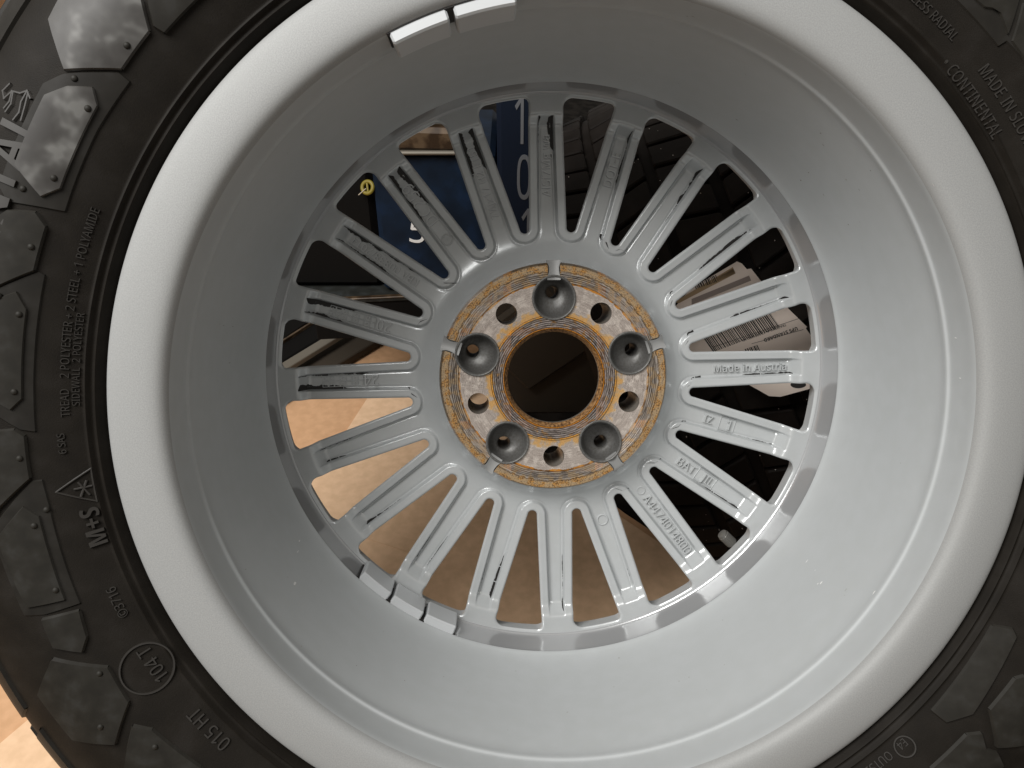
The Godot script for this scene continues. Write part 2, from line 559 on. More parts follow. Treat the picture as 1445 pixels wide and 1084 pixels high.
func spoke_depth(x: float, y: float, lines: Array) -> float:
	var r := sqrt(x * x + y * y)
	var p := Vector2(x, y)
	var e := minf(edge_distance(p, lines[0]), edge_distance(p, lines[1]))
	var d := floor_depth(r)
	var s := 1.0 - smoothstep(0.0058, 0.0072, e)
	# a fine groove runs along the foot of each ledge
	d += 0.0004 * exp(-pow((e - 0.0080) / 0.0007, 2)) * smoothstep(0.088, 0.1, r)
	var ledge := minf(d, LEDGE + 0.0006 * smoothstep(0.0, 0.006, e))
	# towards the tip the ledge follows the slope of the boss
	ledge = minf(ledge, d - 0.0016) if r > 0.088 else ledge
	d = lerpf(d, ledge, s)
	var f := smoothstep(0.1752, 0.1832, r)
	d = lerpf(d, JUNCTION, f)
	if e < 0.0016:
		d += 0.0012 * pow(1.0 - e / 0.0016, 2)
	return d

func spoke_mesh(fl: bool, fr: bool) -> ArrayMesh:
	var mb := MB.new()
	var lines := [window_outline(fl, -1.0), window_outline(fr, 1.0)]
	var cols := 60
	var rr := row_radii()
	var grid := []
	for r in rr:
		var al := HALF - asin(win_half(r, fl) / r)
		var ar := HALF - asin(win_half(r, fr) / r)
		var row := []
		for i in range(cols + 1):
			var a := lerpf(-al, ar, float(i) / cols)
			var x: float = r * sin(a)
			var y: float = r * cos(a)
			row.append(Vector3(x, y, -spoke_depth(x, y, lines)))
		grid.append(row)
	var nr := grid.size()
	for j in range(nr):
		for i in range(cols + 1):
			var du: Vector3 = grid[j][mini(i + 1, cols)] - grid[j][maxi(i - 1, 0)]
			var j0 := maxi(j - 1, 0)
			var j1 := mini(j + 1, nr - 1)
			# do not difference across the jump at the outer end of the windows
			if absf(rr[j] - WIN_OUT) < 2e-6:
				if rr[j] > WIN_OUT:
					j0 = j
				else:
					j1 = j
			var dv: Vector3 = grid[j1][i] - grid[j0][i]
			var nn := du.cross(dv).normalized()
			if nn.z < 0:
				nn = -nn
			if i == 0 or i == cols:
				if win_half(rr[j], fl if i == 0 else fr) < 0.0004:
					var a := -HALF if i == 0 else HALF
					var t := Vector3(cos(a), -sin(a), 0)
					nn = (nn - t * nn.dot(t)).normalized()
			mb.p(grid[j][i], nn)
	var w := cols + 1
	for j in range(nr - 1):
		if rr[j] <= WIN_OUT and rr[j + 1] > WIN_OUT and rr[j + 1] - rr[j] < 1e-5:
			continue
		for i in range(cols):
			mb.quad(j * w + i, j * w + i + 1, (j + 1) * w + i + 1, (j + 1) * w + i)
	# the walls of the windows and the outer face
	for side in [0, cols]:
		var flare: bool = fl if side == 0 else fr
		var sgn := -1.0 if side == 0 else 1.0
		var run := []
		for j in range(nr):
			if rr[j] >= TIP - 1e-9 and rr[j] <= WIN_OUT + 1e-9:
				run.append(grid[j][side])
		for k in range(0, 9):
			var a := lerpf(HALF - asin(win_half(WIN_OUT, flare) / WIN_OUT), HALF, k / 8.0)
			var q := Vector2(sgn * WIN_OUT * sin(a), WIN_OUT * cos(a))
			run.append(Vector3(q.x, q.y, -spoke_depth(q.x, q.y, lines)))
		var ids := []
		for k in range(run.size()):
			var q: Vector3 = run[k]
			var t: Vector3 = run[mini(k + 1, run.size() - 1)] - run[maxi(k - 1, 0)]
			var nn := Vector3(t.y, -t.x, 0).normalized() * sgn
			var back := q - nn * 0.0052
			ids.append([mb.p(q, nn), mb.p(Vector3(back.x, back.y, -0.036), nn)])
		for k in range(run.size() - 1):
			mb.quad(ids[k][0], ids[k + 1][0], ids[k + 1][1], ids[k][1])
	for j in range(nr - 1):
		var a0: Vector3 = grid[j][0]; var b0: Vector3 = grid[j][cols]; var a1: Vector3 = grid[j + 1][0]; var b1: Vector3 = grid[j + 1][cols]
		if rr[j] > WIN_OUT - 0.0045:
			continue
		if a0.distance_to(a1) < 1e-9 and b0.distance_to(b1) < 1e-9:
			continue
		if rr[j] > 0.095:
			var k0 := 1.0 - 0.0052 / maxf(a0.distance_to(b0) * 0.5, 0.006)
			var k1 := 1.0 - 0.0052 / maxf(a1.distance_to(b1) * 0.5, 0.006)
			a0.x *= k0; b0.x *= k0; a1.x *= k1; b1.x *= k1
		a0.z = -0.036; b0.z = -0.036; a1.z = -0.036; b1.z = -0.036
		mb.face([a0, b0, b1, a1], Vector3(0, 0, -1))
	return mb.mesh()

var spokes := {}
var spoke_lines := {}
func make_spokes() -> void:
	var made := {}
	for k in range(20):
		var deg := 18.0 * k
		# windows ccw (left) and cw (right) of the spoke; which of their corners is the wide one
		var wl := fposmod(deg + 9.0, 360.0)
		var wr := fposmod(deg - 9.0, 360.0)
		var fl := not (wl > 300.0 or wl < 100.0)       # the cw corner of the left window
		var fr := wr > 300.0 or wr < 100.0             # the ccw corner of the right window
		var key := [fl, fr]
		if not made.has(key):
			made[key] = spoke_mesh(fl, fr)
		var s := obj("spoke", made[key], M.spoke, wheel)
		s.rotation.z = deg_to_rad(deg + 1.7 - 90.0)
		spokes[int(deg)] = s
		spoke_lines[int(deg)] = [window_outline(fl, -1.0), window_outline(fr, 1.0)]
	# cast lettering, read from the hub outwards: spoke, text, start radius, cap height, offset across
	for t in [[0, "Made in Austria", 0.1205, 0.0056, 0.0], [72, "DOT-E", 0.140, 0.0066, 0.0], [90, "AlSi7Mg wa", 0.1275, 0.0060, 0.0], [108, "7½Jx17 H2 ET51", 0.119, 0.0054, 0.0],
			[126, "DC259", 0.137, 0.0084, 0.0], [144, "KBA 00838/2014", 0.117, 0.0054, 0.0], [162, "20", 0.121, 0.0074, 0.0], [180, "24", 0.126, 0.0074, 0.0],
			[306, "A4474014800", 0.117, 0.0066, 0.0], [324, "BAT", 0.116, 0.0066, 0.0], [342, "IZ", 0.119, 0.0060, 0.0], [342, "1", 0.137, 0.0072, 0.0], [324, "JIL", 0.138, 0.0062, 0.0]]:
		cast_text(t[0], t[1], t[2], t[3])
	for t in [[126, 0.1225, 0.0042], [306, 0.1120, 0.0034], [288, 0.118, 0.0044]]:
		cast_ring(t[0], t[1], t[2])
	for t in [[162, 0.1345, 8], [180, 0.139, 7]]:
		date_grid(t[0], t[1], t[2])
	for t in [[342, 0.132, 0.0115], [324, 0.134, 0.016]]:
		cast_frame(t[0], t[1], t[2])

func cast_text(deg: int, text: String, r0: float, cap: float) -> void:
	var base := -FLOOR + 0.0003
	var lo := [1e9]
	for q in text_arrays(text, cap, 0.001)[Mesh.ARRAY_VERTEX]:
		lo[0] = minf(lo[0], q.x)
	var place := func(q: Vector3) -> Array:
		var b := Basis(Vector3(0, 1, 0), Vector3(-1, 0, 0), Vector3(0, 0, 1))
		return [b * Vector3(q.x - lo[0], q.y, 0) + Vector3(0, r0, base + q.z), b]
	var m := letters(text, cap, 0.0036, place)
	obj("cast_lettering", m, M.spoke, spokes[deg])

func cast_ring(deg: int, r: float, rad: float) -> void:
	var mb := MB.new()
	lathe_into(mb, [Vector2(rad, -0.001), Vector2(rad, 0.0006), Vector2(rad - 0.0003, 0.0009), Vector2(rad - 0.0008, 0.0009), Vector2(rad - 0.0011, 0.0006), Vector2(rad - 0.0011, -0.001)], 40, -1.0, 0, TAU)
	if deg == 126:
		for a in [0.6, -0.6]:
			var d := Vector3(cos(a), sin(a), 0)
			var s := Vector3(-sin(a), cos(a), 0) * 0.0004
			mb.face([d * rad * 0.85 + s + Vector3(0, 0, 0.0007), d * rad * 0.85 - s + Vector3(0, 0, 0.0007), -d * rad * 0.85 - s + Vector3(0, 0, 0.0007), -d * rad * 0.85 + s + Vector3(0, 0, 0.0007)], Vector3(0, 0, 1))
	var o := obj("cast_emblem", mb.mesh(), M.spoke, spokes[deg])
	o.position = Vector3(0, r, -FLOOR)

func cast_frame(deg: int, r: float, long: float) -> void:
	var mb := MB.new()
	for q in [[0.0, -0.0047, long, 0.0007], [0.0, 0.0047, long, 0.0007]]:
		var b := bevel_box(Vector3(0.0006, long, 0.0012), 0.0002)
		append(mb, b, Transform3D(Basis(), Vector3(q[1], long / 2, 0)))
	for q in [0.0, long]:
		append(mb, bevel_box(Vector3(0.0098, 0.0006, 0.0012), 0.0002), Transform3D(Basis(), Vector3(0, q, 0)))
	var o := obj("cast_frame", mb.mesh(), M.spoke, spokes[deg])
	o.position = Vector3(0, r, -FLOOR)

func append(mb: MB, other: MB, t: Transform3D) -> void:
	var first := mb.v.size()
	for i in range(other.v.size()):
		mb.p(t * other.v[i], (t.basis * other.n[i]).normalized(), other.uv[i])
	for k in other.ix:
		mb.ix.append(first + k)

# the grid of month marks beside the cast year: small raised frames with a dot in some
func date_grid(deg: int, r: float, count: int) -> void:
	var mb := MB.new()
	for k in range(count):
		for row in [-1.0, 1.0]:
			var at := Vector3(row * 0.0021, r + k * 0.0043, 0)
			for q in [[0.0, -0.0019, 0.0042, 0.0005], [0.0, 0.0019, 0.0042, 0.0005], [-0.0019, 0.0, 0.0005, 0.0042], [0.0019, 0.0, 0.0005, 0.0042]]:
				append(mb, bevel_box(Vector3(q[2], q[3], 0.0011), 0.00015), Transform3D(Basis(), at + Vector3(q[0], q[1], 0.0001)))
			if (k + int(row)) % 2 == 0 or k > 4:
				append(mb, bevel_box(Vector3(0.0014, 0.0014, 0.0013), 0.0003), Transform3D(Basis(), at))
	var o := obj("cast_date_grid", mb.mesh(), M.spoke, spokes[deg])
	o.position = Vector3(0, 0, -FLOOR)

# streaks of black grime caught along the ledges: spoke, side, from, to, width mm
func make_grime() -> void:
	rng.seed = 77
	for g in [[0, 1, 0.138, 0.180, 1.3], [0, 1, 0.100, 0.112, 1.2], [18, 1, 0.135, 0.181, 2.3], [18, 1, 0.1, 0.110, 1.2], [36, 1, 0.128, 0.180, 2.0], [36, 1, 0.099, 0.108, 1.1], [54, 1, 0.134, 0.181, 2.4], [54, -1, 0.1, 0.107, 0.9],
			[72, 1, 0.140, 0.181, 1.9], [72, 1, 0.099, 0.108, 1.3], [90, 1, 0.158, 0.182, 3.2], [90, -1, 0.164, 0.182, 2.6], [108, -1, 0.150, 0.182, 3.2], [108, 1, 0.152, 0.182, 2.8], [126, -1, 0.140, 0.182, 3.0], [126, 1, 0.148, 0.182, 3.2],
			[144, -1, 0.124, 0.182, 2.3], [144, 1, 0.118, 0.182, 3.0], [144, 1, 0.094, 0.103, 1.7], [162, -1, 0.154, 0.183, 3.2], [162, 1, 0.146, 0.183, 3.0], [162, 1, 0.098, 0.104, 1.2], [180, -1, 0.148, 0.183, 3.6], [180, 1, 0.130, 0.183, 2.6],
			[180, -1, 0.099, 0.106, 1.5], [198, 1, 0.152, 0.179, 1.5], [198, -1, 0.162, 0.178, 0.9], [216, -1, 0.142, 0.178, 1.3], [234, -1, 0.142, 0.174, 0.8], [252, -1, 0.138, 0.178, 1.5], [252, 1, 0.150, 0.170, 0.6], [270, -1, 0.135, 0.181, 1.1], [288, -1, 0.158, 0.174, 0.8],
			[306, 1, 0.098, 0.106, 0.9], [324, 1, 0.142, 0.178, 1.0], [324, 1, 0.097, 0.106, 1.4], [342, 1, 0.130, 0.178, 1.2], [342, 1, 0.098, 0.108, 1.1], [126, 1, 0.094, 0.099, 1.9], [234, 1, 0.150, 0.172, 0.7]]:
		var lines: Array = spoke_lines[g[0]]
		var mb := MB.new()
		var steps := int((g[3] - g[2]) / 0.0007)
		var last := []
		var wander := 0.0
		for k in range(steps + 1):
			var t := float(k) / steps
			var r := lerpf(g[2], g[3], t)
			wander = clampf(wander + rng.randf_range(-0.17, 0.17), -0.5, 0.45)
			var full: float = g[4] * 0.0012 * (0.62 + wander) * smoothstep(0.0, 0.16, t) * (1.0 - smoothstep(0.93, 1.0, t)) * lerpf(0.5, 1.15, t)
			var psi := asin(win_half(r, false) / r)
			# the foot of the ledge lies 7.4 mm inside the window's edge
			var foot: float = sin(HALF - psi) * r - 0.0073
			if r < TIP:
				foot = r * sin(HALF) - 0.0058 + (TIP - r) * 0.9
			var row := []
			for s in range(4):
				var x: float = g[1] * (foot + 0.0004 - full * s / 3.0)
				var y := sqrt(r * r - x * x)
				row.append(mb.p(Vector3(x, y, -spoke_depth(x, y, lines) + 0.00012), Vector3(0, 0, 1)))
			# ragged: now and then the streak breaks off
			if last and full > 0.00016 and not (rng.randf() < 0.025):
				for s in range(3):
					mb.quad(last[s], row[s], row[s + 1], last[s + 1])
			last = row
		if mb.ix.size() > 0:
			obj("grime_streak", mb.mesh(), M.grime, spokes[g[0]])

# ------------------------------------------------------------------ hub
func make_hub() -> void:
	var csg := CSGCombiner3D.new()
	csg.name = "hub_plate"
	wheel.add_child(csg, true)
	var body := CSGPolygon3D.new()
	body.name = "plate"
	body.mode = CSGPolygon3D.MODE_SPIN
	body.spin_degrees = 360
	body.spin_sides = 180
	body.smooth_faces = false
	# x is the radius; the polygon's y becomes the wheel's z
	var poly := PackedVector2Array([Vector2(0.0340, -0.010), Vector2(0.0405, -0.014), Vector2(0.0405, -0.044), Vector2(0.0805, -0.044), Vector2(0.0805, -0.004), Vector2(0.0795, -0.0012), Vector2(0.0791, -0.0003), Vector2(0.0786, 0.0), Vector2(0.0673, 0.0), Vector2(0.0668, -0.0007), Vector2(0.0446, -0.0009),
		Vector2(0.0440, 0.0001)])
	# lathe grooves: turned rings on the inner land, a few on the outer one
	var full := PackedVector2Array()
	for q in poly:
		full.append(q)
		if absf(q.x - 0.0786) < 1e-6:
			for g in range(4):
				var gr := 0.0722 - g * 0.00125
				full.append_array(PackedVector2Array([Vector2(gr + 0.00035, 0.0), Vector2(gr, -0.00035), Vector2(gr - 0.00035, 0.0)]))
	for g in range(6):
		var gr := 0.0430 - g * 0.00140
		full.append_array(PackedVector2Array([Vector2(gr + 0.0004, 0.0001), Vector2(gr, -0.00035), Vector2(gr - 0.0004, 0.0001)]))
	full.append_array(PackedVector2Array([Vector2(0.0352, 0.0001), Vector2(0.0336, -0.0016)]))
	body.polygon = full
	body.rotation.x = PI / 2
	body.material = M.hub
	csg.add_child(body, true)
	for k in range(5):
		var a := deg_to_rad(54.4 + 72 * k)
		var hole := CSGCylinder3D.new()
		hole.name = "bolt_hole"
		hole.operation = CSGShape3D.OPERATION_SUBTRACTION
		hole.radius = 0.0075
		hole.height = 0.12
		hole.sides = 48
		hole.rotation.x = PI / 2
		hole.position = Vector3(0.056 * cos(a), 0.056 * sin(a), 0)
		hole.material = M.bore
		csg.add_child(hole, true)
		var b := deg_to_rad(90.4 + 72 * k)
		var pocket := CSGCylinder3D.new()
		pocket.name = "pocket_cut"
		pocket.operation = CSGShape3D.OPERATION_SUBTRACTION
		pocket.radius = 0.0150
		pocket.height = 0.12
		pocket.sides = 64
		pocket.rotation.x = PI / 2
		pocket.position = Vector3(0.0560 * cos(b), 0.0560 * sin(b), 0)
		pocket.material = M.cast
		csg.add_child(pocket, true)
		var notch := CSGBox3D.new()
		notch.name = "notch_cut"
		notch.operation = CSGShape3D.OPERATION_SUBTRACTION
		notch.size = Vector3(0.018, 0.0086, 0.012)
		notch.rotation.z = b
		notch.position = Vector3(0.0768 * cos(b), 0.0768 * sin(b), 0.0016)
		notch.material = M.spoke
		csg.add_child(notch, true)
	for k in range(5):
		var o := obj("bolt_pocket", pocket_mesh(), M.cast, wheel)
		o.rotation.z = deg_to_rad(90.4 + 72 * k - 90)
		var nk := obj("notch_neck", neck_mesh(), M.neck, wheel)
		nk.rotation.z = deg_to_rad(90.4 + 72 * k - 90)
	# inner wall of the bore
	obj("bore_bevel", lathe([Vector2(0.0347, 0.00015), Vector2(0.0338, -0.0012), Vector2(0.0331, -0.0025), Vector2(0.0327, -0.0035), Vector2(0.0324, -0.005)], 120, 1.0).mesh(), M.rust, wheel, "rusty orange edge of the centre bore")
	var bore := [Vector2(0.0324, -0.005), Vector2(0.0324, -0.0085), Vector2(0.0335, -0.0105), Vector2(0.0400, -0.0145), Vector2(0.0402, -0.044)]
	obj("centre_bore", lathe(bore, 120, 1.0).mesh(), M.bore, wheel)

# the cup round a weight-saving pocket, for a pocket at the top of the hub: circles that shrink and move outwards as they go down
func pocket_mesh() -> ArrayMesh:
	var rings := [[0.0560, 0.01535, 0.0002], [0.0560, 0.0151, 0.0009], [0.0560, 0.0146, 0.0011], [0.0560, 0.0139, 0.0008], [0.0561, 0.0133, -0.0004], [0.0562, 0.0129, -0.0030], [0.0564, 0.0124, -0.0060], [0.0568, 0.0115, -0.0088], [0.0575, 0.0101, -0.0109], [0.0584, 0.0083, -0.0122], [0.0593, 0.0064, -0.0131], [0.0599, 0.0050, -0.0138], [0.0600, 0.00455, -0.0150], [0.0600, 0.0045, -0.046]]
	var mb := MB.new()
	var seg := 56
	var pts := []
	for q in rings:
		var row := []
		for j in range(seg):
			var a := TAU * j / seg
			var rad: float = q[1]
			# the cup widens towards the notch outside it
			if q[2] > -0.004:
				rad += 0.0007 * pow(maxf(0.0, sin(a)), 3)
			row.append(Vector3(rad * cos(a), q[0] + rad * sin(a), q[2]))
		pts.append(row)
	for i in range(pts.size()):
		for j in range(seg):
			var du: Vector3 = pts[i][(j + 1) % seg] - pts[i][(j + seg - 1) % seg]
			var dv: Vector3 = pts[mini(i + 1, pts.size() - 1)][j] - pts[maxi(i - 1, 0)][j]
			var nn := du.cross(dv).normalized()
			var c := Vector3(0, rings[i][0], 0)
			var inw: Vector3 = (c - pts[i][j])
			inw.z = 0.004
			if i < 3:
				inw = Vector3(0, 0, 1)
			if nn.dot(inw) < 0:
				nn = -nn
			mb.p(pts[i][j], nn)
	for i in range(pts.size() - 1):
		for j in range(seg):
			mb.quad(i * seg + j, i * seg + (j + 1) % seg, (i + 1) * seg + (j + 1) % seg, (i + 1) * seg + j)
	return mb.mesh()

# the grey cast neck that carries each pocket through the rusty outer ring
func neck_mesh() -> ArrayMesh:
	var mb := MB.new()
	var cols := 12
	var rows := 12
	for j in range(rows + 1):
		var y := lerpf(0.0685, 0.0822, float(j) / rows)
		for i in range(cols + 1):
			var t := float(i) / cols * 2 - 1
			var half := 0.0046 - 0.0012 * smoothstep(0.069, 0.0755, y) + 0.0016 * smoothstep(0.0770, 0.082, y)
			var dip := 0.0017 * (1 - t * t) * smoothstep(0.0685, 0.073, y)
			var z := 0.0006 - dip - 0.0045 * smoothstep(0.0776, 0.083, y)
			mb.p(Vector3(t * half, y, z), Vector3(0.5 * t * -1.0, 0.15, 1).normalized())
	for j in range(rows):
		for i in range(cols):
			var q := j * (cols + 1) + i
			mb.quad(q, q + 1, q + cols + 2, q + cols + 1)
	# sides
	for i in [0, cols]:
		var s := -1.0 if i == 0 else 1.0
		for j in range(rows):
			var a: Vector3 = mb.v[j * (cols + 1) + i]
			var b: Vector3 = mb.v[(j + 1) * (cols + 1) + i]
			mb.face([a, b, Vector3(b.x, b.y, -0.006), Vector3(a.x, a.y, -0.006)], Vector3(s, 0, 0))
	return mb.mesh()

# ------------------------------------------------------------------ weights, valve, marks
func make_small_parts() -> void:
	for w in [[225.4, 232.8], [233.6, 240.9], [241.7, 248.6]]:
		obj("balance_weight", arc_block(0.1905, 0.1978, -0.0128, 0.0112, deg_to_rad(w[0]), deg_to_rad(w[1]), 0.0009, 8).mesh(), M.weight, wheel, "grey adhesive balance weight stuck to the machined step")
	for w in [[108.6, 116.8], [99.2, 107.7]]:
		obj("balance_weight", arc_block(0.2003, 0.2064, 0.126, 0.1500, deg_to_rad(w[0]), deg_to_rad(w[1]), 0.0010, 8).mesh(), M.weight, wheel, "grey adhesive balance weight stuck under the back lip")
	# dark tape that shows between and beside the weights
	for w in [[225.0, 248.9, 0.1960, 0.1988, -0.0126, 0.0108], [98.9, 117.1, 0.2060, 0.2067, 0.1280, 0.1495]]:
		obj("weight_tape", arc_block(w[2], w[3], w[4], w[5], deg_to_rad(w[0]), deg_to_rad(w[1]), 0.0002, 16).mesh(), M.grime, wheel)
	# tyre valve, seen through the lower right window
	var v := Node3D.new()
	v.name = "tyre_valve"
	wheel.add_child(v, true)
	var a := deg_to_rad(316.6)
	v.position = Vector3(0.2185 * cos(a), 0.2185 * sin(a), -0.060)
	var y := Vector3(-cos(a), -sin(a), 0.12).normalized()
	v.basis = Basis(Vector3(0, 0, 1).cross(y).normalized(), y, Vector3(0, 0, 1).cross(y).normalized().cross(y))
	v.basis = Basis(v.basis.x, v.basis.z, v.basis.y) * 1.0
	var stem := lathe([Vector2(0.0048, -0.006), Vector2(0.0046, 0.004), Vector2(0.0030, 0.0055), Vector2(0.0027, 0.012)], 24, 1.0)
	obj("valve_stem", stem.mesh(), M.cap, v)
	var cp := MB.new()
	for k in range(18):
		var t0 := TAU * k / 18
		arc_block_into(cp, 0.0022, 0.0046, 0.0115, 0.0225, t0, t0 + TAU / 18 * 0.72, 0.0003, 1)
	lathe_into(cp, [Vector2(0.0042, 0.0112), Vector2(0.0043, 0.0225), Vector2(0.0040, 0.0238), Vector2(0.0, 0.0242)], 24, 1.0, 0, TAU)
	obj("valve_cap", cp.mesh(), M.cap, v)
	# chips and dark nicks on the barrel: axial place, angle, long mm, wide mm, slant; white or dark
	rng.seed = 5
	var marks := [[0.035, 211.1, 3.2, 1.2, 1, 0], [0.045, 212.2, 6, 0.5, 1, 0], [0.074, 215.3, 5.5, 1.9, 1, 0], [0.075, 323.4, 3.0, 1.5, 0, 0], [0.073, 322.9, 1.6, 1.0, 0, 0], [0.049, 324.7, 3.6, 0.8, 0, 0], [0.120, 327.9, 3.6, 1.2, 0, 0], [0.062, 324.4, 1.2, 0.8, 0, 0],
		[0.132, 10.5, 2.8, 0.8, 1, 0], [0.134, 4.5, 2.2, 0.8, 1, 0], [0.152, 33.5, 2.4, 0.7, 0, 0],
		[0.081, 168.1, 2.6, 0.5, 1, 1], [0.066, 168.5, 2.6, 0.5, 1, 1], [0.065, 174.75, 3.6, 0.5, 1, 1], [0.132, 74.1, 2.6, 0.6, 0, 1], [0.13, 74.8, 1.6, 0.5, 0, 1], [0.037, 56.6, 2.4, 0.8, 0, 1], [0.095, 46.9, 1.3, 0.8, 0, 1], [0.088, 44.9, 1.6, 0.7, 0, 1],
		[0.052, 41.4, 1.2, 1.0, 0, 1], [0.038, 40.6, 1.5, 1.2, 0, 1], [0.084, 38.0, 1.6, 0.6, 0, 1], [0.09, 35.7, 1.4, 0.6, 0, 1], [0.051, 36.6, 1.8, 0.6, 0, 1], [0.059, 30.2, 1.1, 1.0, 0, 1], [0.111, 38.2, 1.4, 0.7, 0, 1], [0.098, 325.3, 2.8, 0.3, 0, 1],
		[0.026, 283.0, 1.2, 1.0, 0, 1], [0.070, 292.0, 0.9, 0.8, 0, 1], [0.034, 262, 1.0, 0.6, 0, 1], [0.060, 248, 0.9, 0.7, 0, 1], [0.082, 241, 0.9, 0.7, 0, 1], [0.095, 232, 1.0, 0.6, 0, 1], [0.117, 222, 1.0, 0.7, 0, 1], [0.113, 207, 1.1, 0.6, 1, 1]]
	for k in range(26):
		marks.append([rng.randf_range(0.028, 0.112), rng.randf_range(0, 360), rng.randf_range(0.5, 1.1), rng.randf_range(0.3, 0.6), 0, 1])
	for q in marks:
		var ang := deg_to_rad(q[1])
		var rad := barrel_radius(q[0]) - 0.00022
		var mb := MB.new()
		var nn := Vector3(-cos(ang), -sin(ang), 0)
		var c := mb.p(Vector3(rad * cos(ang), rad * sin(ang), q[0]), nn)
		var rim := []
		for j in range(11):
			var t := TAU * j / 11
			var f := rng.randf_range(0.55, 1.0)
			var al: float = cos(t) * q[2] * 0.0005 * f
			var ac: float = sin(t) * q[3] * 0.0005 * f
			var dz := al if q[4] == 1 else ac
			var da := (ac if q[4] == 1 else al) / rad
			var zz: float = q[0] + dz
			var r2 := barrel_radius(zz) - 0.00018
			rim.append(mb.p(Vector3(r2 * cos(ang + da), r2 * sin(ang + da), zz), nn))
		for j in range(11):
			mb.tri(c, rim[j], rim[(j + 1) % 11])
		obj("paint_chip" if q[5] == 0 else "paint_nick", mb.mesh(), M.chip if q[5] == 0 else M.worn_edge, wheel)

func barrel_radius(z: float) -> float:
	var t := [[0.012, 0.1972], [0.015, 0.1982], [0.020, 0.1996], [0.028, 0.2010], [0.040, 0.2023], [0.055, 0.2034], [0.075, 0.2044], [0.095, 0.2053], [0.106, 0.2059], [0.113, 0.2063], [0.1175, 0.2063], [0.1212, 0.2059], [0.1265, 0.2070], [0.138, 0.2069], [0.146, 0.2063], [0.155, 0.2095]]
	for i in range(t.size() - 1):
		if z <= t[i + 1][0]:
			return lerpf(t[i][1], t[i + 1][1], clampf((z - t[i][0]) / (t[i + 1][0] - t[i][0]), 0, 1))
	return 0.207

# ------------------------------------------------------------------ tyre
const SIDE := [[0.2362, 0.1445], [0.2385, 0.1500], [0.2415, 0.1532], [0.246, 0.1556], [0.255, 0.1600], [0.270, 0.1655], [0.285, 0.1680], [0.300, 0.1665], [0.315, 0.1615], [0.327, 0.1530], [0.336, 0.1410], [0.343, 0.1250], [0.347, 0.1050], [0.350, 0.0750], [0.351, 0.0470]]

func side_z(r: float) -> float:
	for i in range(SIDE.size() - 1):
		if r <= SIDE[i + 1][0] or i == SIDE.size() - 2:
			var t: float = clampf((r - SIDE[i][0]) / (SIDE[i + 1][0] - SIDE[i][0]), 0, 1)
			var p0: Array = SIDE[maxi(i - 1, 0)]
			var p1: Array = SIDE[i]
			var p2: Array = SIDE[i + 1]
			var p3: Array = SIDE[mini(i + 2, SIDE.size() - 1)]
			var h: float = p2[0] - p1[0]
			var m1: float = (p2[1] - p0[1]) / (p2[0] - p0[0]) * h
			var m2: float = (p3[1] - p1[1]) / (p3[0] - p1[0]) * h
			return (2 * t * t * t - 3 * t * t + 1) * p1[1] + (t * t * t - 2 * t * t + t) * m1 + (-2 * t * t * t + 3 * t * t) * p2[1] + (t * t * t - t * t) * m2
	return SIDE[-1][1]

func side_point(r: float, ang: float, h: float) -> Array:
	var e := 0.0004
	var dz := (side_z(r + e) - side_z(r - e)) / (2 * e)
	var n2 := Vector2(-dz, 1).normalized()
	var q := Vector2(r, side_z(r)) + n2 * h
	return [Vector3(q.x * cos(ang), q.x * sin(ang), q.y), Vector3(n2.x * cos(ang), n2.x * sin(ang), n2.y)]

# a raised plate on the sidewall: outline as radius (mm), angle (deg); h its height
func plate_mesh(poly: Array, h: float) -> ArrayMesh:
	var mb := MB.new()
	var out := PackedVector2Array()
	var k := poly.size() / 2
	for i in range(k):
		var a := Vector2(deg_to_rad(poly[2 * i + 1]) * 0.28, poly[2 * i] * 0.001)
		var b := Vector2(deg_to_rad(poly[(2 * i + 3) % (2 * k)]) * 0.28, poly[(2 * i + 2) % (2 * k)] * 0.001)
		var parts := maxi(1, int(ceil(a.distance_to(b) / 0.004)))
		for j in range(parts):
			out.append(a.lerp(b, float(j) / parts))
	var lo := out[0]
	var hi := out[0]
	for q in out:
		lo = lo.min(q)
		hi = hi.max(q)
	var cell := 0.005
	for cx in range(int((hi.x - lo.x) / cell) + 1):
		for cy in range(int((hi.y - lo.y) / cell) + 1):
			var o := lo + Vector2(cx, cy) * cell
			var box := PackedVector2Array([o, o + Vector2(cell, 0), o + Vector2(cell, cell), o + Vector2(0, cell)])
			for piece in Geometry2D.intersect_polygons(out, box):
				var t := Geometry2D.triangulate_polygon(piece)
				var ids := []
				for q in piece:
					var s := side_point(q.y, q.x / 0.28, h)
					ids.append(mb.p(s[0], s[1]))
				for i in range(0, t.size(), 3):
					mb.tri(ids[t[i]], ids[t[i + 1]], ids[t[i + 2]])
	var turn := -1.0 if Geometry2D.is_polygon_clockwise(out) else 1.0
	for i in range(out.size()):
		var a := out[i]
		var b := out[(i + 1) % out.size()]
		var d := (b - a).normalized()
		var o := Vector2(d.y, -d.x) * turn
		var w := o * 0.0009
		var q0 := side_point(a.y, a.x / 0.28, h)
		var q1 := side_point(b.y, b.x / 0.28, h)
		var q2 := side_point(b.y + w.y, (b.x + w.x) / 0.28, -0.0004)
		var q3 := side_point(a.y + w.y, (a.x + w.x) / 0.28, -0.0004)
		var ang := a.x / 0.28
		var nn: Vector3 = Vector3(-sin(ang) * o.x + cos(ang) * o.y, cos(ang) * o.x + sin(ang) * o.y, 0) + (q0[1] as Vector3) * 0.8
		mb.face([q0[0], q1[0], q2[0], q3[0]], nn.normalized())
	return mb.mesh()

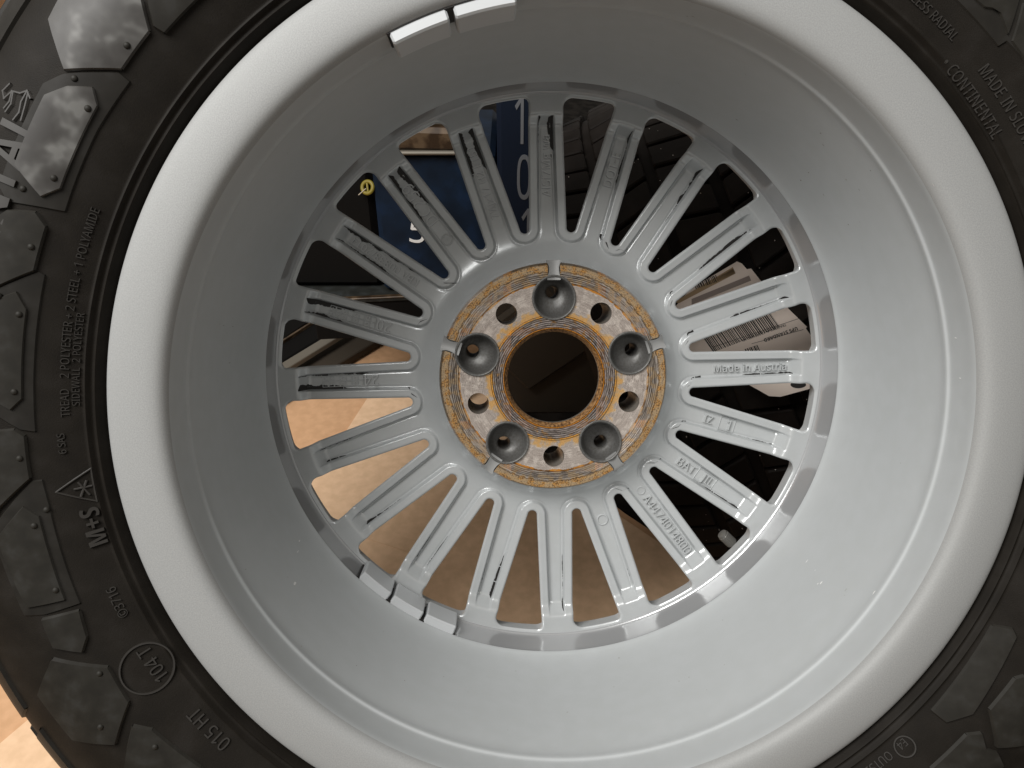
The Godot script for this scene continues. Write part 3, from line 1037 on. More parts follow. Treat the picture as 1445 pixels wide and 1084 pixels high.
func tyre_text(tyre: Node3D, text: String, r0: float, mid: float, cap: float, deep := 0.0008, bold := false) -> void:
	var a0 := deg_to_rad(mid)
	var place := func(q: Vector3) -> Array:
		var ang: float = a0 - q.x / r0
		var s := side_point(r0 + q.y, ang, q.z + deep * 0.42)
		return [s[0], Basis(Vector3(sin(ang), -cos(ang), 0), Vector3(cos(ang), sin(ang), 0), s[1])]
	obj("moulded_lettering", letters(text, cap, deep, place, bold), M.letter, tyre)

func tyre_ring(tyre: Node3D, r: float, deg: float, rad: float, width: float, called: String) -> void:
	var mb := MB.new()
	var s := side_point(r, deg_to_rad(deg), 0)
	lathe_into(mb, [Vector2(rad + width * 0.8, -0.0006), Vector2(rad + width * 0.4, 0.0010), Vector2(rad - width * 0.4, 0.0010), Vector2(rad - width * 0.8, -0.0006)], 48, -1.0, 0, TAU, 0.3)
	var o := obj(called, mb.mesh(), M.letter, tyre)
	var z: Vector3 = s[1]
	var x := Vector3(0, 1, 0).cross(z).normalized()
	o.transform = Transform3D(Basis(x, z.cross(x), z), s[0])

# a raised line along points (radius mm, angle deg)
func tyre_line(tyre: Node3D, pts: Array, width: float, called: String, h := 0.0009) -> void:
	var mb := MB.new()
	for i in range(pts.size() / 2 - 1):
		var a := Vector2(deg_to_rad(pts[2 * i + 1]) * 0.28, pts[2 * i] * 0.001)
		var b := Vector2(deg_to_rad(pts[2 * i + 3]) * 0.28, pts[2 * i + 2] * 0.001)
		var d := (b - a).normalized()
		var w := Vector2(-d.y, d.x) * width * 0.5
		var parts := maxi(1, int(a.distance_to(b) / 0.004))
		a -= d * width * 0.4
		b += d * width * 0.4
		for j in range(parts):
			var p := a.lerp(b, float(j) / parts)
			var q := a.lerp(b, float(j + 1) / parts)
			var c := []
			for e in [[p + w * 1.5, -0.0003], [p + w * 0.6, h], [p - w * 0.6, h], [p - w * 1.5, -0.0003]]:
				c.append(side_point(e[0].y, e[0].x / 0.28, e[1])[0])
			for e in [[q + w * 1.5, -0.0003], [q + w * 0.6, h], [q - w * 0.6, h], [q - w * 1.5, -0.0003]]:
				c.append(side_point(e[0].y, e[0].x / 0.28, e[1])[0])
			var up: Vector3 = side_point(p.y, p.x / 0.28, 0)[1]
			mb.face([c[1], c[2], c[6], c[5]], up)
			var l: Vector3 = (c[1] - c[2]).normalized()
			mb.face([c[0], c[1], c[5], c[4]], (up + l).normalized())
			mb.face([c[2], c[3], c[7], c[6]], (up - l).normalized())
	obj(called, mb.mesh(), M.letter, tyre)

func shifted(poly: Array, by: float) -> Array:
	var o := poly.duplicate()
	for i in range(1, o.size(), 2):
		o[i] += by
	return o

func make_tyre() -> void:
	var t := Node3D.new()
	t.name = "tyre"
	t.set_meta("label", "black off-road tyre with raised riveted plates on its sidewall")
	wheel.add_child(t, true)
	var prof := []
	prof.append(Vector2(0.2290, 0.120))
	prof.append(Vector2(0.2340, 0.1395))
	var r := 0.2362
	while r < 0.350:
		var z := side_z(r)
		# two fine ribs that guard the rim
		z += 0.0011 * exp(-pow((r - 0.2402) / 0.0006, 2)) + 0.0009 * exp(-pow((r - 0.2440) / 0.0006, 2)) - 0.0008 * exp(-pow((r - 0.2421) / 0.0008, 2))
		prof.append(Vector2(r, z))
		r += 0.0006 if r < 0.247 else 0.0025
	prof.append(Vector2(0.3510, 0.047))
	for k in range(14):
		var q: Array = SIDE[SIDE.size() - 2 - k]
		prof.append(Vector2(q[0], 0.094 - q[1]))
	obj("tyre_casing", lathe(prof, 300, -1.0, 0, TAU, 1.2).mesh(), M.rubber, t)
	# frames and plates as they stand round the sidewall: radius mm, angle deg
	var frame := [280.0, 166.7, 265.7, 164.3, 263.5, 164.5, 263.7, 173.2, 264.1, 180.8, 269.7, 180.5, 280.0, 178.8, 289.0, 178.0, 289.5, 168.4]
	var plate := [286.0, 168.6, 272.7, 166.7, 268.1, 168.2, 268.3, 177.3, 273.0, 178.4, 286.5, 176.4]
	var plate_b := [288.0, 167.8, 280.2, 166.4, 267.8, 164.2, 267.4, 159.7, 272.5, 158.7, 283.3, 159.4, 289.5, 161.2]
	for f in [[284.6, 145.9, 267.1, 142.9, 262.2, 143.0, 263.2, 148.7, 262.4, 157.6, 284.6, 158.6, 290, 157.6, 290, 147.6], frame, [285.8, 189.4, 268.0, 186.0, 264.2, 186.1, 263.7, 188.7, 265.0, 199.9, 280.4, 199.6, 289.5, 199.0, 290.0, 190.4]]:
		obj("sidewall_frame", plate_mesh(f, 0.0009), M.rubber_frame, t)
	obj("sidewall_plate", plate_mesh([303.6, 140.8, 277.0, 136.2, 267.5, 137.9, 267.2, 142.4, 284.9, 145.5, 292.9, 144.2, 302.1, 142.8], 0.0021), M.rubber_worn, t, "scuffed grey plate on the sidewall")
	obj("sidewall_plate", plate_mesh([280.6, 146.7, 272.1, 145.5, 267.4, 146.7, 266.8, 155.6, 272.4, 157.0, 286, 155.2, 286.5, 148.4], 0.0024), M.rubber_worn, t)
	for f in [plate_b, plate, [288.0, 189.0, 284.2, 188.1, 268.8, 185.6, 268.4, 181.2, 272.1, 180.5, 283.0, 180.6, 289.5, 182.8], [288.0, 191.0, 281.9, 189.9, 273.5, 188.4, 268.4, 189.7, 268.9, 194.1, 269.8, 198.9, 286.0, 198.3],
			[286.8, 204.1, 267.6, 207.5, 268.8, 211.9, 285.3, 214.7, 301.8, 212.1, 303.5, 206.7], [282.5, 200.0, 266.5, 200.6, 268.7, 203.5, 273.5, 204.7, 283.4, 203.0], [273.7, 214.3, 268.5, 215.9, 264.9, 222.6, 266.5, 226.0, 289.3, 226.6, 290.3, 217.4, 281.3, 215.7],
			[276.1, 135.6, 266.9, 137.2, 262.9, 137.0, 262.5, 129.0, 284.2, 128.0, 287.0, 133.8], [272.8, 135.0, 271.6, 135.0, 267.0, 133.8, 267.0, 130.0, 282.0, 129.6, 284.0, 133.0],
			[266.8, 47.7, 267.3, 46.5, 270.7, 45.4, 267.6, 42.9, 279.3, 44.9, 290.0, 46.5, 291.0, 53.5, 268.0, 53.0], [267.3, 42.0, 279.4, 44.2, 290.0, 43.5, 290.0, 33.5, 267.0, 33.5],
			[247.3, 332.8, 254.6, 333.6, 257.5, 333.0, 261.8, 322.7, 255.9, 320.0, 248.9, 319.9], [266.4, 324.3, 266.9, 328.8, 269.6, 329.6, 288.0, 330.0, 291.1, 323.6, 280.4, 321.5], [266.1, 320.4, 270.4, 321.6, 277.1, 320.5, 282.6, 321.0, 289.4, 320.4, 289.2, 313.5, 265.9, 314.8]]:
		obj("sidewall_plate", plate_mesh(f, 0.0022), M.rubber_plate, t)
	obj("sidewall_frame", plate_mesh([261.9, 52.0, 262.5, 42.5, 266.0, 42.4, 267.0, 39.8, 266.0, 32.5, 292.0, 32.5, 292.0, 55.0, 262.0, 55.0], 0.0009), M.rubber_frame, t)
	# the same pattern goes on round the rest of the tyre
	for by in [-46.0, -68.0, -90.0, 61.0, 83.0, 105.0, 127.0, 176.0, 198.0]:
		obj("sidewall_frame", plate_mesh(shifted(frame, by), 0.0009), M.rubber_frame, t)
		obj("sidewall_plate", plate_mesh(shifted(plate, by), 0.0022), M.rubber_plate, t)
		obj("sidewall_plate", plate_mesh(shifted(plate_b, by), 0.0022), M.rubber_plate, t)
	# rivet heads
	var dome := lathe([Vector2(0.0016, -0.0008), Vector2(0.0015, 0.0002), Vector2(0.0011, 0.0007), Vector2(0.0006, 0.0009), Vector2(0.0, 0.0010)], 16, 1.0, 0, TAU, 1.2).mesh()
	for q in [[280.0, 145.7, 0.0009], [269.6, 147.4, 0.0024], [270.0, 154.9, 0.0024], [280.1, 157.0, 0.0009], [270.2, 140.3, 0.0021], [270.4, 162.0, 0.0022], [270.4, 168.8, 0.0022], [270.9, 176.6, 0.0022], [279.3, 167.4, 0.0022], [271.0, 183.4, 0.0022], [271.0, 190.5, 0.0022], [264.9, 189.2, 0.0009],
			[271.4, 197.6, 0.0022], [271.5, 207.6, 0.0022], [285.0, 212.4, 0.0022], [272.0, 217.5, 0.0022], [280, 50.8, 0.0022], [270.5, 48.5, 0.0022], [271.5, 38.5, 0.0022], [285.0, 326.5, 0.0022]]:
		var s := side_point(q[0] * 0.001, deg_to_rad(q[1]), q[2])
		var o := obj("rivet_head", dome, M.rubber_plate, t)
		var z: Vector3 = s[1]
		var x := Vector3(0, 1, 0).cross(z).normalized()
		o.transform = Transform3D(Basis(x, z.cross(x), z), s[0])
	# writing
	tyre_text(t, "TREAD    2 POLYESTER + 2 STEEL + 1 POLYAMIDE", 0.2520, 167.8, 0.0034)
	tyre_text(t, "SIDEWALL  2 POLYESTER", 0.2478, 173.0, 0.0030)
	tyre_text(t, "6 SAS", 0.2545, 182.4, 0.0030)
	tyre_text(t, "M+S", 0.2490, 192.4, 0.0074, 0.0016, true)
	tyre_text(t, "104 T", 0.2518, 210.0, 0.0058, 0.0011)
	tyre_text(t, "©3716", 0.2515, 201.6, 0.0040)
	tyre_text(t, "015 HT", 0.2512, 220.2, 0.0060, 0.0010)
	tyre_text(t, "MADE IN SLOVAKIA", 0.2535, 35.5, 0.0046)
	tyre_text(t, "• CONTINENTAL", 0.2446, 39.6, 0.0046)
	tyre_text(t, "TUBELESS RADIAL", 0.2525, 50.6, 0.0036)
	tyre_text(t, "OUTSIDE", 0.2500, 310.0, 0.0040)
	tyre_text(t, "CONTINENTAL", 0.2905, 165.2, 0.0150, 0.0024, true)
	tyre_ring(t, 0.2545, 210.0, 0.0126, 0.0009, "moulded_circle")
	tyre_ring(t, 0.2515, 314.4, 0.0052, 0.0009, "moulded_circle")
	tyre_text(t, "E4", 0.2500, 314.4, 0.0036)
	tyre_line(t, [259.8, 187.6, 244.8, 185.7, 245.1, 189.6, 259.8, 187.6], 0.0007, "snow_symbol")
	for q in [[252.5, 187.7, 245.9, 187.7], [250.6, 187.0, 247.4, 188.6], [247.4, 187.0, 250.6, 188.6]]:
		tyre_line(t, q, 0.0009, "snow_symbol")
	# a rearing horse, drawn with raised lines
	for q in [[303.5, 149.2, 305.0, 150.0, 302.8, 150.5, 300.8, 149.6, 297.0, 149.4, 294.6, 148.9, 292.0, 149.3], [300.8, 149.6, 299.8, 150.5, 300.8, 151.2], [300.0, 149.7, 298.6, 150.6, 299.4, 151.4], [294.6, 148.9, 294.8, 150.0, 293.6, 150.9, 294.6, 151.7], [293.8, 149.0, 292.4, 150.2, 291.4, 151.4]]:
		tyre_line(t, q, 0.0010, "horse_emblem", 0.0012)
	# raised ribs and lugs on the shoulder
	var k := 0
	while k < 30:
		var a := 6.0 + 12.0 * k
		var strip := [318.5, a, 318.5, a + 9.6, 330.5, a + 10.6, 330.5, a + 1.0]
		obj("shoulder_rib", plate_mesh(strip, 0.0015), M.rubber_frame, t)
		k += 1
	var lug := arc_block(0.318, 0.3405, 0.105, 0.1405, 0, deg_to_rad(3.3), 0.0012, 3).mesh()
	var lug_b := arc_block(0.318, 0.3450, 0.092, 0.1300, 0, deg_to_rad(2.9), 0.0012, 3).mesh()
	for i in range(96):
		var o := obj("tread_block", lug if i % 2 == 0 else lug_b, M.rubber_frame, t)
		o.rotation.z = deg_to_rad(3.75 * i)

# ------------------------------------------------------------------ surroundings
func eye_basis() -> Basis:
	return Basis(Vector3.RIGHT, deg_to_rad(-PITCH))

func tag(o: Node, label: String, category: String, group := "") -> Node:
	o.set_meta("label", label)
	o.set_meta("category", category)
	if group != "":
		o.set_meta("group", group)
	return o

func bar(parent: Node3D, called: String, a: Vector3, b: Vector3, w: float, h: float, m: Material, up: Vector3) -> MeshInstance3D:
	var o := obj(called, bevel_box(Vector3(w, h, a.distance_to(b)), minf(w, h) * 0.12).mesh(), m, parent)
	var z := (b - a).normalized()
	var x := up.cross(z).normalized()
	o.transform = Transform3D(Basis(x, z.cross(x), z), (a + b) / 2 - parent.position)
	return o

func make_surroundings() -> void:
	# concrete floor of the store
	var fl := obj("floor", sheet(PackedVector2Array([Vector2(-6, -6), Vector2(6, -6), Vector2(6, 6), Vector2(-6, 6)]), 0.1).mesh(), M.concrete, self)
	fl.rotation.x = -PI / 2
	fl.position = Vector3(0, -0.06, 0)
	fl.set_meta("kind", "structure")
	# a low cardboard box under the wheel: outline in x, -z
	var box := thing("cardboard_box", "low tan cardboard box lying flat behind and below the wheel, brightly lit on the left", "cardboard box", Vector3(0, -0.06, 0))
	var outline := PackedVector2Array([Vector2(-0.95, -0.10), Vector2(0.35, -0.10), Vector2(0.33, 0.36), Vector2(0.235, 0.53), Vector2(0.13, 0.64), Vector2(0.02, 0.775), Vector2(-0.02, 1.25), Vector2(-0.95, 1.25)])
	var b := obj("box_body", sheet(outline, 0.206).mesh(), M.card, box)
	b.rotation.x = -PI / 2
	b.position = Vector3(0, 0.206, 0)
	# the flap that covers its lower right half
	var flap := PackedVector2Array([Vector2(-0.56, 0.205), Vector2(-0.9, -0.09), Vector2(0.34, -0.09), Vector2(0.32, 0.355), Vector2(0.227, 0.522), Vector2(0.122, 0.632), Vector2(0.012, 0.765), Vector2(-0.012, 0.98), Vector2(-0.20, 0.86), Vector2(-0.235, 0.705), Vector2(-0.436, 0.360)])
	var f := obj("box_flap", sheet(flap, 0.004).mesh(), M.card_light, box, "paler cardboard flap folded over the box")
	f.rotation.x = -PI / 2
	f.position = Vector3(0, 0.2103, 0)
	# a narrow crease pressed into the flap and a torn strip of paper tape
	var tape := obj("paper_tape", sheet(PackedVector2Array([Vector2(0, 0), Vector2(0.075, -0.030), Vector2(0.078, -0.018), Vector2(0.030, 0.010), Vector2(0.002, 0.014)]), 0.0004).mesh(), M.card_light, box)
	tape.rotation.x = -PI / 2
	tape.position = Vector3(-0.165, 0.2109, -0.598)
	# carton beyond the tyre in the upper left corner
	var carton := thing("cardboard_carton", "orange-tan cardboard carton beyond the tyre in the upper left corner", "carton", EYE + eye_basis() * Vector3(-0.98, 0.66, -1.25))
	carton.position.y = -0.06
	var ch := 0.66
	var cb := obj("carton_body", bevel_box(Vector3(0.45, ch, 0.35), 0.004).mesh(), M.card, carton)
	cb.position = Vector3(0, ch / 2, 0)
	# crumpled wrap on the carton
	rng.seed = 9
	var wrap := MB.new()
	var n := noise(0.9, FastNoiseLite.TYPE_SIMPLEX, 3, 9)
	for j in range(19):
		for i in range(19):
			var a := TAU * i / 18
			var q := PI * j / 18
			var d := Vector3(sin(q) * cos(a), cos(q), sin(q) * sin(a))
			var rr := 0.055 * (1.0 + 0.6 * n.get_noise_3d(d.x * 1.7, d.y * 1.7, d.z * 1.7))
			wrap.p(d * rr * Vector3(1.3, 0.75, 1.0), d)
	for j in range(18):
		for i in range(18):
			wrap.quad(j * 19 + i, j * 19 + i + 1, (j + 1) * 19 + i + 1, (j + 1) * 19 + i)
	var wr := obj("crumpled_wrap", wrap.mesh(), M.film, self)
	wr.position = carton.position + Vector3(0.16, ch + 0.037, 0.08)
	tag(wr, "crumpled pale wrapping paper on top of the carton in the upper left corner", "wrapping")

	make_canisters()
	make_spare_tyre()

func make_canisters() -> void:
	# black crate that fills the view through the bore
	var crate := thing("black_crate", "black plastic crate behind the hub, seen through the centre bore", "crate", Vector3(0.062, 0.146, -0.92))
	var cb := obj("crate_body", bevel_box(Vector3(0.19, 0.185, 0.19), 0.006).mesh(), M.crate, crate)
	cb.position = Vector3(0, 0.0925, 0)
	var lip := obj("crate_panel", bevel_box(Vector3(0.12, 0.11, 0.012), 0.005).mesh(), M.crate, crate)
	lip.position = Vector3(-0.03, 0.125, 0.098)
	lip.rotation.z = 0.7
	# blue canister
	var can := thing("blue_canister", "dark blue steel canister with the white painted figures 5 and 6", "canister", Vector3(-0.0868, 0.331, -0.915))
	var body := obj("canister_body", bevel_box(Vector3(0.137, 0.172, 0.17), 0.006).mesh(), M.blue, can)
	body.position = Vector3(0, 0.086, 0)
	var fig := obj("painted_number", letters("56", 0.030, 0.0008, func(q: Vector3) -> Array: return [q, Basis()]).duplicate(), M.white_marker, can)
	fig.position = Vector3(-0.011, 0.079, 0.0854)
	fig.rotation.z = -0.12
	var strap := obj("copper_strap", bevel_box(Vector3(0.086, 0.026, 0.03), 0.005).mesh(), M.copper, can, "tarnished copper-brown strap across the top of the canister")
	strap.position = Vector3(-0.012, 0.186, 0.075)
	strap.rotation.z = -0.03
	var rim := obj("copper_edge", bevel_box(Vector3(0.088, 0.004, 0.034), 0.0015).mesh(), M.worn_edge, can)
	rim.position = Vector3(-0.012, 0.173, 0.077)
	var top := obj("cream_lid", bevel_box(Vector3(0.06, 0.018, 0.05), 0.006).mesh(), M.cream, can, "cream plastic lid above the strap")
	top.position = Vector3(0.0, 0.207, 0.055)
	# navy canister
	var nav := thing("navy_canister", "narrow black-navy canister with a tall white painted 101", "canister", Vector3(0.0095, 0.331, -0.905))
	var nb := obj("canister_body", bevel_box(Vector3(0.052, 0.30, 0.15), 0.005).mesh(), M.navy, nav)
	nb.position = Vector3(0, 0.15, 0)
	var k := 0
	for c in ["1", "0", "1"]:
		var o := obj("painted_number", letters(c, 0.050, 0.0008, func(q: Vector3) -> Array: return [q * Vector3(0.5, 1, 1), Basis()]), M.grey_marker, nav)
		o.position = Vector3(0.0 + 0.004 * k, 0.205 - 0.062 * k, 0.0754)
		k += 1
	# yellow plug on a dark box
	var eb := eye_basis()
	var dark := thing("black_case", "black case in the gap left of the blue canister", "case", EYE + eb * Vector3(-0.222, 0.225, -0.93))
	dark.position.y = 0.331
	var db := obj("case_body", bevel_box(Vector3(0.13, 0.235, 0.10), 0.008).mesh(), M.black_steel, dark)
	db.position = Vector3(0, 0.1175, 0)
	var plug := thing("yellow_cap", "small yellow ring-shaped cap beside the blue canister", "cap", EYE + eb * Vector3(-0.1532, 0.2085, -0.815) * 1.063)
	var ring := []
	for i in range(13):
		var a := TAU * i / 12
		ring.append(Vector2(0.0066 + 0.0022 * cos(a), 0.0020 * sin(a)))
	var rg := obj("cap_ring", lathe(ring, 32, -1.0, 0, TAU, 1.5).mesh(), M.yellow, plug)
	rg.rotation = Vector3(-0.5, -0.35, 0)
	var pin := obj("cap_bar", bevel_box(Vector3(0.0024, 0.013, 0.002), 0.0005).mesh(), M.yellow, plug)
	pin.rotation = Vector3(-0.5, -0.35, 0.3)
	var wire := obj("cap_wire", bevel_box(Vector3(0.012, 0.0009, 0.0009), 0.0002).mesh(), M.cream, plug)
	wire.position = Vector3(-0.006, -0.004, 0.003)
	wire.rotation.z = 0.7
	# steel shelf that carries the canisters; its worn front edge shows between the left spokes
	var sh := thing("steel_shelf", "dark grey steel shelf with a worn copper-coloured front edge, under the blue canister", "shelf", Vector3(-0.13, 0.146, -0.915))
	var top_ := obj("shelf_plate", bevel_box(Vector3(0.45, 0.006, 0.19), 0.001).mesh(), M.dark_steel, sh)
	top_.position = Vector3(0.0675, 0.182, 0)
	var front := obj("shelf_front", bevel_box(Vector3(0.30, 0.050, 0.006), 0.001).mesh(), M.black_steel, sh)
	front.position = Vector3(0.03, 0.154, 0.090)
	var edge := obj("worn_edge", bevel_box(Vector3(0.30, 0.0035, 0.007), 0.0008).mesh(), M.copper, sh)
	edge.position = Vector3(0.03, 0.1835, 0.0915)
	for z in [-0.08, 0.07]:
		var lg := obj("shelf_leg", bevel_box(Vector3(0.02, 0.179, 0.02), 0.002).mesh(), M.black_steel, sh)
		lg.position = Vector3(0.045, 0.0895, z)
	sh.rotation.y = 0.10
	# black angle bars lying on the box at the left
	var fr := thing("steel_bars", "black steel angle bars with worn grey edges lying on the cardboard behind the left spokes", "bars", Vector3(-0.33, 0.146, -0.95))
	var on_box := func(px: float, py: float, lift: float) -> Vector3:
		var d: Vector3 = eb * Vector3((px - 722.5) / 1085.0, (542.0 - py) / 1085.0, -1)
		return EYE + d * ((0.148 + lift - EYE.y) / d.y)
	for q in [[335, 500, 470, 408, 0.075, 0.010, 0.006, "steel_bar", M.black_steel], [345, 540, 560, 408, 0.046, 0.028, 0.014, "steel_bar", M.black_steel], [352, 550, 500, 459, 0.017, 0.008, 0.030, "worn_edge", M.worn_edge], [352, 575, 640, 405, 0.050, 0.012, 0.008, "steel_bar", M.crate], [352, 513, 470, 437, 0.0035, 0.006, 0.030, "worn_edge", M.copper]]:
		bar(fr, q[7], on_box.call(q[0], q[1], q[6]), on_box.call(q[2], q[3], q[6]), q[4], q[5], q[8], Vector3.UP)

# another tyre stands behind the wheel on the right, its tread towards the viewer
func make_spare_tyre() -> void:
	var eb := eye_basis()
	var dir := (eb * Vector3((1036 - 722.5) / 1085.0, (542.0 - 450.0) / 1085.0, -1)).normalized()
	var surf: Vector3 = EYE + eb * Vector3((1036 - 722.5) / 1085.0, (542.0 - 450.0) / 1085.0, -1) * 0.668
	var rad := 0.30
	var centre := surf + dir * rad
	var axis := eb * Vector3(0.94, 0.34, 0)
	axis = (axis - dir * axis.dot(dir)).normalized()
	var t := thing("spare_tyre", "black tyre standing behind the wheel on the right, its grooved tread showing between the spokes", "tyre", centre)
	# local z is the axis, local x points at the viewer
	t.basis = Basis(-dir, axis.cross(-dir), axis)
	var half := 0.130
	var prof := [Vector2(0.19, -half), Vector2(0.24, -half - 0.012), Vector2(0.275, -half - 0.008), Vector2(0.288, -half + 0.012), Vector2(0.2905, -half + 0.03), Vector2(0.2915, 0), Vector2(0.2905, half - 0.03), Vector2(0.288, half - 0.012), Vector2(0.275, half + 0.008), Vector2(0.24, half + 0.012), Vector2(0.19, half)]
	obj("tyre_casing", lathe(prof, 96, 1.0, 0, TAU, 1.2).mesh(), M.black_rubber, t)
	var ribs := [[-0.124, -0.082, 0.05], [-0.072, -0.031, -0.04], [-0.021, 0.021, 0.03], [0.031, 0.072, -0.04], [0.082, 0.124, 0.05]]
	var rest := MB.new()
	for ri in range(5):
		var q: Array = ribs[ri]
		var lower := 0.0018 if ri == 0 or ri == 4 else 0.0
		for seg in range(60):
			var a: float = deg_to_rad(seg * 6.0 - 180.0 + ri * 2.1)
			if absf(seg * 6.0 - 180.0) <= 54.0:
				obj("tread_block", arc_block(0.286, rad - lower, q[0], q[1], a, a + deg_to_rad(5.25), 0.0016, 2, q[2]).mesh(), M.black_rubber, t)
			else:
				arc_block_into(rest, 0.286, rad - lower, q[0], q[1], a, a + deg_to_rad(5.25), 0.0016, 2, q[2])
	var ro := obj("far_tread", rest.mesh(), M.black_rubber, t)
	ro.set_meta("kind", "stuff")
	# sandy specks on the tread
	rng.seed = 33
	var grit := MB.new()
	for k in range(140):
		var a := deg_to_rad(rng.randf_range(-45, 45))
		var z := rng.randf_range(-0.105, 0.105)
		var s := rng.randf_range(0.0003, 0.0009)
		append(grit, bevel_box(Vector3(s, s * rng.randf_range(0.7, 1.8), s), s * 0.2), Transform3D(Basis(Vector3(0, 0, 1), a), Vector3(0.3003 * cos(a), 0.3003 * sin(a), z)))
	var g := obj("sand_specks", grit.mesh(), M.film, t)
	g.set_meta("kind", "stuff")
	make_labels()

# paper labels stuck to the tread of the spare tyre
func make_labels() -> void:
	var eb := eye_basis()
	var d := 0.655
	var px := func(x: float, y: float) -> Vector2:
		return Vector2((x - 722.5) / 1085.0 * d, (542.0 - y) / 1085.0 * d)
	var spec := [
		{"name": "shipping_label", "label": "upper tan label with brown stripe and short barcode on the spare tyre", "z": 0.0, "poly": [940, 448, 975, 407, 1040, 369, 1047, 372, 1054, 380, 1060, 379, 1100, 430, 1110, 470, 945, 470]},
		{"name": "shipping_label", "label": "large pale parcel label with wide barcode and UPS STANDARD lettering on the spare tyre", "z": 0.0012, "poly": [960, 492, 1000, 460, 1104, 428, 1112, 436, 1150, 473, 1158, 500, 1156, 520, 1000, 510]},
		{"name": "tyre_label", "label": "lowest pale label with a round black mark on the spare tyre", "z": 0.0024, "poly": [1050, 540, 1070, 551, 1084, 559, 1100, 560, 1148, 547, 1156, 520, 1050, 510]}]
	var made := []
	for s in spec:
		var o := thing(s.name, s.label, "label")
		var out := PackedVector2Array()
		for i in range(0, s.poly.size(), 2):
			out.append(px.call(s.poly[i], s.poly[i + 1]))
		o.transform = Transform3D(eb, EYE + eb * Vector3(0, 0, -d + s.z))
		obj("paper", sheet(out, 0.0003).mesh(), M.paper, o)
		made.append(o)
	# prints: thin flat patches on the paper, laid along the label's own slant
	var strip := func(o: Node3D, called: String, a: Vector2, b: Vector2, c: Vector2, e: Vector2, m: Material) -> void:
		var out := PackedVector2Array([px.call(a.x, a.y), px.call(b.x, b.y), px.call(c.x, c.y), px.call(e.x, e.y)])
		var q := obj(called, sheet(out, 0.0001).mesh(), m, o)
		q.position.z = 0.0002
	strip.call(made[0], "brown_stripe", Vector2(952, 426), Vector2(1034, 377), Vector2(1038, 386), Vector2(958, 428), M.paper_brown)
	strip.call(made[0], "brown_stripe", Vector2(1012, 392), Vector2(1035, 379), Vector2(1038, 386), Vector2(1012, 398), M.paper_brown)
	strip.call(made[0], "grey_print", Vector2(976, 422), Vector2(1057, 389), Vector2(1060, 396), Vector2(976, 430), M.ink_grey)
	barcode(made[0], px, Vector2(978, 399), Vector2(1011, 388), Vector2(4, 9), 14, 3)
	barcode(made[1], px, Vector2(992, 477), Vector2(1086, 442), Vector2(14, 20), 46, 4)
	barcode(made[1], px, Vector2(1050, 493), Vector2(1068, 487), Vector2(4, 8), 9, 6)
	var turn := deg_to_rad(180.0 + 20.0)
	for w in [["UPS STANDARD", 1101, 472, 0.0030, true], ["TRACKING #: 1Z 5R8 W20 68", 1078, 469.5, 0.0022, false]]:
		var t := obj("printed_text", letters(w[0], w[3], 0.0002, func(q: Vector3) -> Array: return [q, Basis()], w[4]), M.ink, made[1])
		var at: Vector2 = px.call(w[1], w[2])
		t.position = Vector3(at.x, at.y, 0.0003)
		t.rotation.z = turn
	strip.call(made[1], "rule_line", Vector2(1005, 490), Vector2(1128, 449), Vector2(1128, 449.6), Vector2(1005, 490.6), M.ink)
	strip.call(made[1], "rule_line", Vector2(1060, 485), Vector2(1133, 465), Vector2(1133, 465.6), Vector2(1060, 485.6), M.ink)
	var disc := PackedVector2Array()
	for k in range(20):
		var q: Vector2 = px.call(1125 + 11 * cos(TAU * k / 20), 543 + 5.0 * sin(TAU * k / 20))
		disc.append(q)
	var dk := obj("round_mark", sheet(disc, 0.0001).mesh(), M.ink, made[2])
	dk.position.z = 0.0002

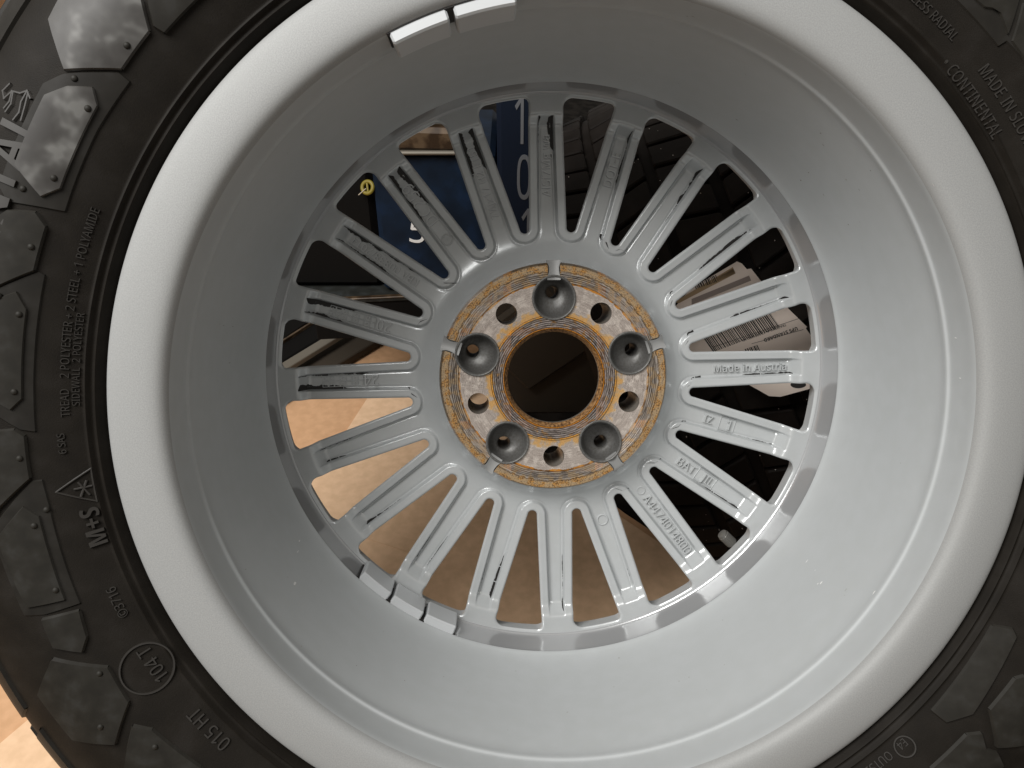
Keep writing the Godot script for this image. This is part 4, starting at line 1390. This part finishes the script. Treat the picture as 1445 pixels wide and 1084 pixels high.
func barcode(o: Node3D, px: Callable, a: Vector2, b: Vector2, down: Vector2, bars: int, sd: int) -> void:
	rng.seed = sd
	var mb := MB.new()
	var t := 0.0
	var step := 1.0 / bars
	while t < 1.0:
		var w := step * rng.randf_range(0.25, 0.95)
		var p: Vector2 = a.lerp(b, t)
		var q: Vector2 = a.lerp(b, minf(t + w, 1.0))
		var out := PackedVector2Array([px.call(p.x, p.y), px.call(q.x, q.y), px.call(q.x + down.x, q.y + down.y), px.call(p.x + down.x, p.y + down.y)])
		append(mb, sheet(out, 0.0001), Transform3D.IDENTITY)
		t += w + step * rng.randf_range(0.25, 0.7)
	var m := obj("barcode", mb.mesh(), M.ink, o)
	m.position.z = 0.0002

# ------------------------------------------------------------------ scene
func _ready() -> void:
	var cam := Camera3D.new()
	cam.name = "camera"
	cam.fov = 53.09
	cam.near = 0.02
	cam.far = 60.0
	cam.transform = Transform3D(eye_basis(), EYE)
	add_child(cam)
	cam.current = true
	var we := WorldEnvironment.new()
	we.name = "surroundings_light"
	var env := Environment.new()
	env.background_mode = Environment.BG_COLOR
	env.background_color = lin(0.33, 0.315, 0.292)
	env.tonemap_mode = Environment.TONE_MAPPER_LINEAR
	env.tonemap_exposure = 1.0
	env.sdfgi_enabled = true
	env.ssao_enabled = true
	env.ssil_enabled = true
	we.environment = env
	add_child(we)
	# ceiling lamp of the store, above and to the left of the viewer
	var lamp := AreaLight3D.new()
	lamp.name = "ceiling_lamp"
	lamp.area_size = Vector2(1.2, 0.8)
	lamp.light_energy = 4.8
	lamp.light_color = Color(1.0, 0.995, 0.985)
	lamp.shadow_enabled = true
	lamp.area_range = 8.0
	add_child(lamp)
	var dir: Vector3 = Vector3(-0.45, 0.80, 0.42).normalized()
	lamp.position = Vector3(0.03, 0.47, -0.45) + dir * 1.9
	lamp.look_at(Vector3(0.03, 0.47, -0.45), Vector3(0, 0, -1))

	make_materials()
	wheel = Node3D.new()
	wheel.name = "car_wheel"
	add_child(wheel)
	tag(wheel, "silver multi-spoke alloy car wheel seen from its back, with its black tyre mounted", "wheel")
	var eb := eye_basis()
	wheel.transform = Transform3D(Basis(eb * AX_U, eb * AX_V, eb * AX_W).orthonormalized(), EYE + eb * HUB_AT)
	make_barrel()
	make_spokes()
	make_hub()
	make_small_parts()
	make_grime()
	make_tyre()
	make_surroundings()
